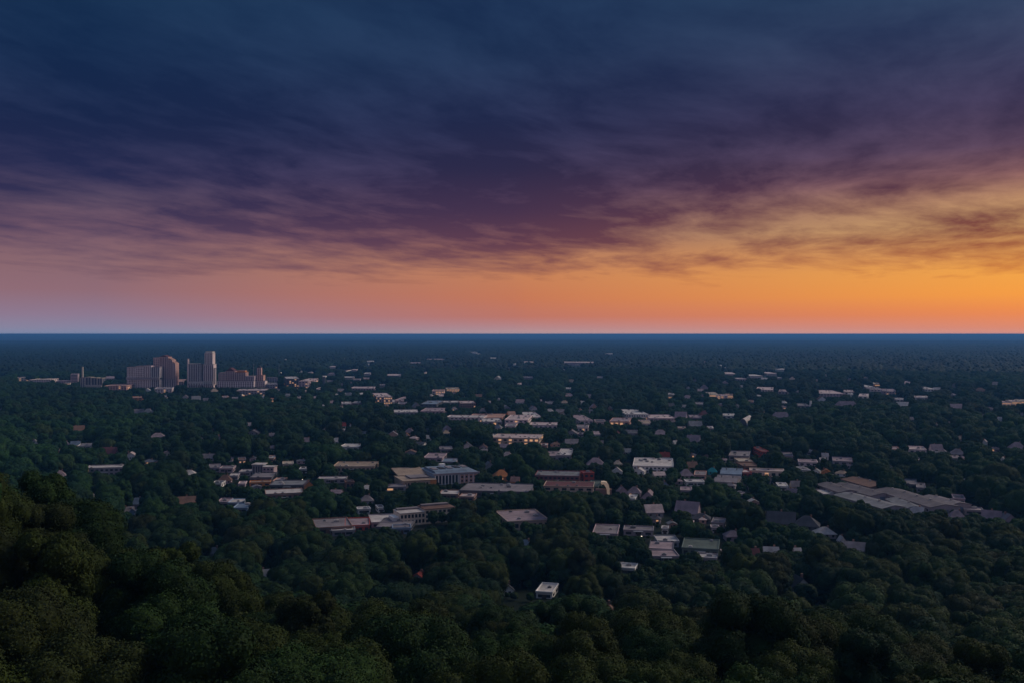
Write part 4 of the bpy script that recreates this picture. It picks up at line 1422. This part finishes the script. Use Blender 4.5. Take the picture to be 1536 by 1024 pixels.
def trunk_arrays(kind, seed):
    rng = np.random.RandomState(seed + 99)
    k = KINDS[kind]
    V, Fc = [], []

    def limb(p0, p1, r0, r1, n=8):
        d = Vector(p1) - Vector(p0)
        qx = d.to_track_quat('Z', 'Y').to_matrix()
        b = len(V)
        mid = [(a + c) / 2 + rng.uniform(-.12, .12) for a, c in zip(p0, p1)]
        for p, r in ((p0, r0), (mid, (r0 + r1) / 2), (p1, r1)):
            for i in range(n):
                a = 2 * math.pi * i / n
                o = qx @ Vector((math.cos(a) * r, math.sin(a) * r, 0))
                V.append((p[0] + o.x, p[1] + o.y, p[2] + o.z))
        for j in range(2):
            for i in range(n):
                i2 = (i + 1) % n
                Fc.append((b + j * n + i, b + j * n + i2, b + (j + 1) * n + i2, b + (j + 1) * n + i))
    limb((0, 0, -1.5), (0, 0, k['b'] + 2), .42, .30)
    limb((0, 0, k['b'] + 2), (.3, -.2, k['H'] * .78), .30, .08)
    for i in range(5):
        a = rng.uniform(0, 6.28)
        h = k['b'] + rng.uniform(0, 3.5)
        r = k['R'] * .7
        limb((0, 0, h), (math.cos(a) * r, math.sin(a) * r, h + rng.uniform(2, 5)), .17, .05, 6)
    return np.array(V), Fc


def mesh_from(name, V, Fc, mats, mi=None):
    me = bpy.data.meshes.new(name)
    ls = np.array([len(f) for f in Fc], np.int32)
    me.vertices.add(len(V))
    me.vertices.foreach_set('co', np.asarray(V, np.float32).ravel())
    flat = np.fromiter((i for f in Fc for i in f), np.int32)
    me.loops.add(len(flat))
    me.loops.foreach_set('vertex_index', flat)
    me.polygons.add(len(Fc))
    me.polygons.foreach_set('loop_start', np.concatenate([[0], np.cumsum(ls)[:-1]]).astype(np.int32))
    for m in mats:
        me.materials.append(m)
    if mi is not None:
        me.polygons.foreach_set('material_index', np.asarray(mi, np.int32))
    me.update(calc_edges=True)
    me.validate()
    return me


KN = list(KINDS)
NEAR = {k: mesh_from('crown', *crown_arrays(k, 10 + i, 54000, .15, 2, False), [FOL_T]) for i, k in enumerate(KN)}
MIDM = {k: mesh_from('crown', *crown_arrays(k, 40 + i, 20000, .27, 2), [FOL_T]) for i, k in enumerate(KN)}
TRUNK = {k: mesh_from('trunk', *trunk_arrays(k, i), [BARK]) for i, k in enumerate(KN)}


def proto(name, kind, seed, nq, leaf, sub):
    V, Fc = crown_arrays(kind, seed, nq, leaf, sub)
    tv, tf = trunk_arrays(kind, seed)
    n = len(V)
    Fa = Fc + [tuple(i + n for i in f) for f in tf]
    me = mesh_from(name, np.concatenate([V, tv]), Fa, [FOL_F, BARK], [0] * len(Fc) + [1] * len(tf))
    return bpy.data.objects.new(name, me)       # a template for the forest; never linked to the scene


def patch(name, size, n, seed):
    """a square of wood far away, every crown a lumpy dome"""
    rng = np.random.RandomState(seed)
    iv, if_ = ICO1
    V, Fc = [], []
    g_ = int(math.sqrt(n))
    st = size / g_
    k = 0
    for i in range(g_):
        for j in range(g_):
            if rng.rand() < .10:
                continue
            r = rng.uniform(.58, .86) * st * (1.18 if size > 100 else 1.0)
            h = rng.uniform(9, 21)
            p = np.array([(i + .5 + rng.uniform(-.4, .4)) * st - size / 2, (j + .5 + rng.uniform(-.4, .4)) * st - size / 2, h - r * .9])
            for q in range(3):
                o = rng.normal(0, .35, 3) * r * (q > 0)
                rr_ = r * (1 if q == 0 else .7)
                v = iv * np.array([rr_, rr_, rr_ * 1.05]) * (1 + rng.normal(0, .10, (len(iv), 1)))
                V.append(p + o + v)
                Fc += (if_ + k).tolist()
                k += len(iv)
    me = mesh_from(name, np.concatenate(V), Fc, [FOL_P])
    return bpy.data.objects.new(name, me)


protos = []
for i, k in enumerate(KN):
    protos.append(proto('forest_tree_template', k, 70 + i, 12000, .37, 2))       # 0-5 near
for i, k in enumerate(KN):
    protos.append(proto('forest_tree_template', k, 90 + i, 3400, .72, 2))       # 6-11 middle
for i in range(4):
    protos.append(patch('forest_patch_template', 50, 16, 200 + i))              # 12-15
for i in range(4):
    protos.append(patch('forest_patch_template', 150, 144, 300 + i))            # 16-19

rng = np.random.RandomState(5)


def jgrid(r0, r1, sp, half, jit=.36):
    n = int(r1 / sp) + 2
    xs = np.arange(-n, n + 1) * sp
    ys = np.arange(0, n + 1) * sp
    X, Y = np.meshgrid(xs, ys)
    X = X + (np.arange(len(ys)) % 2)[:, None] * sp / 2
    X = (X + rng.uniform(-jit, jit, X.shape) * sp).ravel()
    Y = (Y + rng.uniform(-jit, jit, Y.shape) * sp).ravel()
    r = np.hypot(X, Y)
    k = (r > r0) & (r < r1) & (np.abs(np.arctan2(X, Y)) < math.radians(half))
    return X[k], Y[k]


def foot_free(X, Y, pad):
    ok = np.ones(len(X), bool)
    for fx, fy, fr, ax, ay, rz in FOOT:
        dxx, dyy = X - fx, Y - fy
        near = (np.abs(dxx) < fr + ax + pad) & (np.abs(dyy) < fr + ay + pad)
        c, s = math.cos(rz), math.sin(rz)
        lx, ly = dxx * c + dyy * s, -dxx * s + dyy * c
        ok &= ~(near & (np.abs(lx) < ax + pad * .45) & (np.abs(ly) < ay + pad * .45))
    return ok


def cull(X, Y, Z, R, H, b, limit):
    """which trees keep a building's visible front open"""
    ok = np.ones(len(X), bool)
    sx = (768 + X / Y * F) / 2
    yt = (HZ - (Z + H - CAM_Z) / Y * F) / 2
    yb_ = (HZ - (Z + b - CAM_Z) / Y * F) / 2
    rw = R / Y * F / 2 * .92
    for i in range(len(X)):
        a, b2 = int(sx[i] - rw[i]), int(sx[i] + rw[i]) + 1
        c, d = int(yt[i]), int(yb_[i]) + 1
        a, b2, c, d = max(a, 0), min(b2, PW), max(c, 0), min(d, PH)
        if b2 <= a or d <= c:
            continue
        w = prot[c:d, a:b2] > Y[i] + 2
        if w.any():
            # near the top corners a crown is empty
            if w.mean() > limit or w[:, w.shape[1] // 4: max(w.shape[1] * 3 // 4, 1)].any() and w.sum() > 1 and w.mean() > limit * .5:
                ok[i] = False
    return ok


kid = {k: i for i, k in enumerate(KN)}
# near wood: hillside and its foot
X, Y = jgrid(95, 640, 13.6, 36)
n = len(X)
K = rng.choice(len(KN), n, p=[.27, .20, .12, .16, .15, .10])
S = rng.uniform(.70, 1.06, n) + .2 * rng.rand(n) ** 3
r_ = np.hypot(X, Y)
S = np.where(r_ < 260, np.clip(S, .85, 1.15), S)
ridge = (X < -30) & (r_ < 240)
Z = gz(X, Y)
Hh = np.array([KINDS[KN[k]]['H'] for k in K]) * S
Rr_ = np.array([KINDS[KN[k]]['R'] for k in K]) * S
ok = foot_free(X, Y, 5.0)
ok &= cull(X, Y, Z, Rr_, Hh, 4 * S, .05)
X, Y, Z, K, S, Hh, Rr_, r_, ridge = (v[ok] for v in (X, Y, Z, K, S, Hh, Rr_, r_, ridge))
ROT = rng.uniform(0, 2 * np.pi, len(X))

# which of them show, and how large: a coarse picture filled from the nearest on
order = np.argsort(Y)
ids = np.full((PH, PW), -1)
yy, xx = np.mgrid[0:PH, 0:PW]
for i in order:
    sx, rw = (768 + X[i] / Y[i] * F) / 2, Rr_[i] / Y[i] * F / 2
    yt = (HZ - (Z[i] + Hh[i] - CAM_Z) / Y[i] * F) / 2
    yb_ = (HZ - (Z[i] + 3 - CAM_Z) / Y[i] * F) / 2
    a, b2, c, d = max(int(sx - rw), 0), min(int(sx + rw) + 1, PW), max(int(yt), 0), min(int(yb_) + 1, PH)
    if b2 <= a or d <= c:
        continue
    sub = ids[c:d, a:b2]
    e = ((xx[c:d, a:b2] - sx) / rw) ** 2 + ((yy[c:d, a:b2] - (yt + yb_) / 2) / ((yb_ - yt) / 2)) ** 2 < .92
    sub[e & (sub < 0)] = i
cnt = np.bincount(ids[ids >= 0], minlength=len(X))
pick = np.argsort(-(cnt + 100000 * ((cnt > 0) & (r_ < 260))))[:300]
pick = pick[(cnt[pick] > 12) | ((r_[pick] < 260) & (cnt[pick] > 0))]
picked = np.zeros(len(X), bool)
picked[pick] = True

TONES = [('deep green', (.014, .037, .009)), ('olive', (.029, .045, .007)), ('mid green', (.020, .048, .010)),
         ('bluish green', (.011, .034, .016)), ('yellowish green', (.031, .051, .008)), ('brownish green', (.025, .036, .009))]
TP = {True: [.26, .34, .16, .02, .10, .12], False: [.26, .16, .22, .16, .10, .10]}
LAND = [(314, 752, 'the orange lodge'), (205, 755, 'the mauve fronted house'), (500, 788, 'the sprawling brick building'),
        (650, 772, 'the cream windowed building'), (788, 819, 'the blue hipped roof'), (630, 869, 'the red roofed house'),
        (820, 886, 'the white flat house'), (940, 853, 'the white roofed low house'), (908, 915, 'the brick red house'),
        (1050, 825, 'the dull green roof'), (1156, 830, 'the white steep gable'), (1199, 876, 'the dark roofed white gable'),
        (1237, 800, 'the clipped roof'), (1286, 825, 'the grey gabled roof'), (397, 864, 'the small white house'),
        (321, 830, 'the grey hipped roof'), (785, 778, 'the pale brown windowed roof'), (1176, 918, 'the small orange red roof')]


def place_words(px, py, i):
    if ridge[i] and px < 700:
        return 'on the dark left ridge'
    bx = min(LAND, key=lambda q: ((q[0] - px) / 1.3) ** 2 + (q[1] - py) ** 2)
    ddx, ddy = px - bx[0], py - bx[1]
    if abs(ddx) > abs(ddy) * 1.3:
        return ('left of ' if ddx < 0 else 'right of ') + bx[2]
    return ('below ' if ddy > 0 else 'above ') + bx[2]


ORD = 'first second third fourth fifth sixth seventh eighth ninth tenth eleventh twelfth thirteenth fourteenth'.split()
info = []
for i in pick:
    near = r_[i] < 300
    ti = rng.choice(6, p=TP[bool(r_[i] < 260)])
    px, py = 768 + X[i] / Y[i] * F, HZ - (Z[i] + Hh[i] * .7 - CAM_Z) / Y[i] * F
    size = 'small' if S[i] < .9 else ('large' if S[i] > 1.06 else 'medium')
    text = f"{size} {TONES[ti][0]} {KN[K[i]]} tree {place_words(px, py, i)}"
    info.append([i, ti, px, py, text])
same = {}
for q in info:
    same.setdefault(q[4], []).append(q)
for t, qs in same.items():
    if len(qs) > 1:
        qs.sort(key=lambda q: q[2])
        for j, q in enumerate(qs):
            q[4] = t + ', ' + (ORD[j] if j < len(ORD) else 'last') + ' from left'
tree_src = {}
for i, ti, px, py, text in info:
    kind = KN[K[i]]
    lod = 'near' if r_[i] < 270 else 'mid'
    key = (kind, lod)
    root = empty('broadleaf_tree', (X[i], Y[i], Z[i]), ROT[i])
    root.scale = (S[i],) * 3
    tag(root, text, 'tree', 'trees of the near woods')
    if key not in tree_src:
        tree_src[key] = [bpy.data.objects.new('trunk', TRUNK[kind]), bpy.data.objects.new('crown', (NEAR if lod == 'near' else MIDM)[kind])]
        parts = tree_src[key]
    else:
        parts = [o.copy() for o in tree_src[key]]
    jit = rng.uniform(.88, 1.14)
    for o in parts:
        COL.objects.link(o)
        o.parent = root
        o.color = (*[c * jit for c in TONES[ti][1]], 1)

# the rest of the wood: one object
PX, PR, PS, PK = [], [], [], []


def add_pts(x, y, z, rot, s, k):
    PX.append(np.stack([x, y, z], 1))
    PR.append(rot)
    PS.append(s)
    PK.append(k)


q = ~picked
add_pts(X[q], Y[q], Z[q], ROT[q], S[q], K[q])

X, Y = jgrid(640, 3000, 13.8, 33.5)
n = len(X)
K = rng.choice(len(KN), n, p=[.27, .20, .12, .16, .15, .10])
S = rng.uniform(.55, 1.0, n) + .34 * rng.rand(n) ** 3
Z = gz(X, Y)
Hh = np.array([KINDS[KN[k]]['H'] for k in K]) * S
Rr_ = np.array([KINDS[KN[k]]['R'] for k in K]) * S
ok = foot_free(X, Y, 4.0)
X, Y, Z, K, S, Hh, Rr_ = (v[ok] for v in (X, Y, Z, K, S, Hh, Rr_))
ok = cull(X, Y, Z, Rr_, Hh, 3 * S, .10)
X, Y, Z, K, S = (v[ok] for v in (X, Y, Z, K, S))
r_ = np.hypot(X, Y)
add_pts(X, Y, Z, rng.uniform(0, 2 * np.pi, len(X)), S, np.where(r_ < 900, K, K + 6))
TX, TY = X, Y

# young trees and shrubs in the openings round the buildings
X, Y = jgrid(420, 2600, 6.2, 33)
ok = foot_free(X, Y, 1.2)
X, Y = X[ok], Y[ok]
cell = set()
for a, b2 in zip(np.concatenate([TX, PX[0][:, 0]]), np.concatenate([TY, PX[0][:, 1]])):
    cell.add((int(a // 10), int(b2 // 10)))
ok = np.array([(int(a // 10), int(b2 // 10)) not in cell for a, b2 in zip(X, Y)]) & (rng.rand(len(X)) < .8)
X, Y = X[ok], Y[ok]
n = len(X)
K = rng.choice(len(KN), n)
S = rng.uniform(.20, .62, n)
Z = gz(X, Y)
for rep in range(2):
    ok = cull(X, Y, Z, 8.4 * S, 20 * S, 1 * S, .22)
    S = np.where(ok, S, S * .5)
ok = cull(X, Y, Z, 8.4 * S, 20 * S, 1 * S, .22)
X, Y, Z, K, S = (v[ok] for v in (X, Y, Z, K, S))
add_pts(X, Y, Z, rng.uniform(0, 2 * np.pi, len(X)), S, K + 6)

for r0, r1, sp, k0, lim in ((3000, 6500, 46, 12, .12), (6500, 16000, 140, 16, .3)):
    X, Y = jgrid(r0, r1, sp, 33, .06)
    Z = gz(X, Y)
    n = len(X)
    ok = foot_free(X, Y, sp * .5) & cull(X, Y, Z, np.full(n, sp * .5), np.full(n, 17.0), np.full(n, 6.0), lim)
    X, Y, Z = X[ok], Y[ok], Z[ok]
    n = len(X)
    add_pts(X, Y, Z, rng.randint(0, 4, n) * np.pi / 2 + rng.uniform(-.15, .15, n), rng.uniform(.92, 1.12, n), rng.randint(0, 4, n) + k0)

PX, PR, PS, PK = (np.concatenate(v) for v in (PX, PR, PS, PK))
print('forest points', len(PX), 'single trees', len(info))
me = bpy.data.meshes.new('forest')
me.vertices.add(len(PX))
me.vertices.foreach_set('co', PX.astype(np.float32).ravel())
for nm, arr, ty in (('turn', PR, 'FLOAT'), ('size', PS, 'FLOAT'), ('kind_index', PK, 'INT')):
    at = me.attributes.new(nm, ty, 'POINT')
    at.data.foreach_set('value', np.asarray(arr, np.int32 if ty == 'INT' else np.float32))
forest = bpy.data.objects.new('forest', me)
COL.objects.link(forest)
tag(forest, 'dense mass of treetops covering the plain out to the horizon', None, None, 'stuff')
ng = bpy.data.node_groups.new('plant_wood', 'GeometryNodeTree')
ng.interface.new_socket('Geometry', in_out='INPUT', socket_type='NodeSocketGeometry')
ng.interface.new_socket('Geometry', in_out='OUTPUT', socket_type='NodeSocketGeometry')
gn, gl = ng.nodes, ng.links
gi, go = gn.new('NodeGroupInput'), gn.new('NodeGroupOutput')
jn = gn.new('GeometryNodeJoinGeometry')


def named(nm, ty):
    a = gn.new('GeometryNodeInputNamedAttribute')
    a.data_type = ty
    a.inputs['Name'].default_value = nm
    return a.outputs[0]


turn, size, kindx = named('turn', 'FLOAT'), named('size', 'FLOAT'), named('kind_index', 'INT')
cx = gn.new('ShaderNodeCombineXYZ')
gl.new(turn, cx.inputs[2])
er = gn.new('FunctionNodeEulerToRotation')
gl.new(cx.outputs[0], er.inputs[0])
for k, p in enumerate(protos):
    oi = gn.new('GeometryNodeObjectInfo')
    oi.inputs['Object'].default_value = p
    oi.inputs['As Instance'].default_value = False
    g2 = gn.new('GeometryNodeGeometryToInstance')
    gl.new(oi.outputs['Geometry'], g2.inputs[0])
    cp = gn.new('FunctionNodeCompare')
    cp.data_type = 'INT'
    cp.operation = 'EQUAL'
    gl.new(kindx, cp.inputs[2])
    cp.inputs[3].default_value = k
    ip = gn.new('GeometryNodeInstanceOnPoints')
    gl.new(gi.outputs[0], ip.inputs['Points'])
    gl.new(cp.outputs[0], ip.inputs['Selection'])
    gl.new(g2.outputs[0], ip.inputs['Instance'])
    gl.new(er.outputs[0], ip.inputs['Rotation'])
    gl.new(size, ip.inputs['Scale'])
    gl.new(ip.outputs[0], jn.inputs[0])
gl.new(jn.outputs[0], go.inputs[0])
forest.modifiers.new('wood', 'NODES').node_group = ng

# ------------------------------------------------------------------ haze
hm = bpy.data.materials.new('thin_air')
hm.use_nodes = True
h = NT(hm.node_tree)
h.n.clear()
pv = h.new('ShaderNodeVolumePrincipled')
pv.inputs['Color'].default_value = (.13, .41, .90, 1)
pv.inputs['Density'].default_value = 8.0e-5
pv.inputs['Anisotropy'].default_value = 0.1
ho = h.new('ShaderNodeOutputMaterial')
h.l.new(pv.outputs[0], ho.inputs['Volume'])
tag(MB().box(-140000, 140000, -140000, 140000, -12, 127).build('haze', hm), 'thin blue evening haze over the plain', None, None, 'stuff')
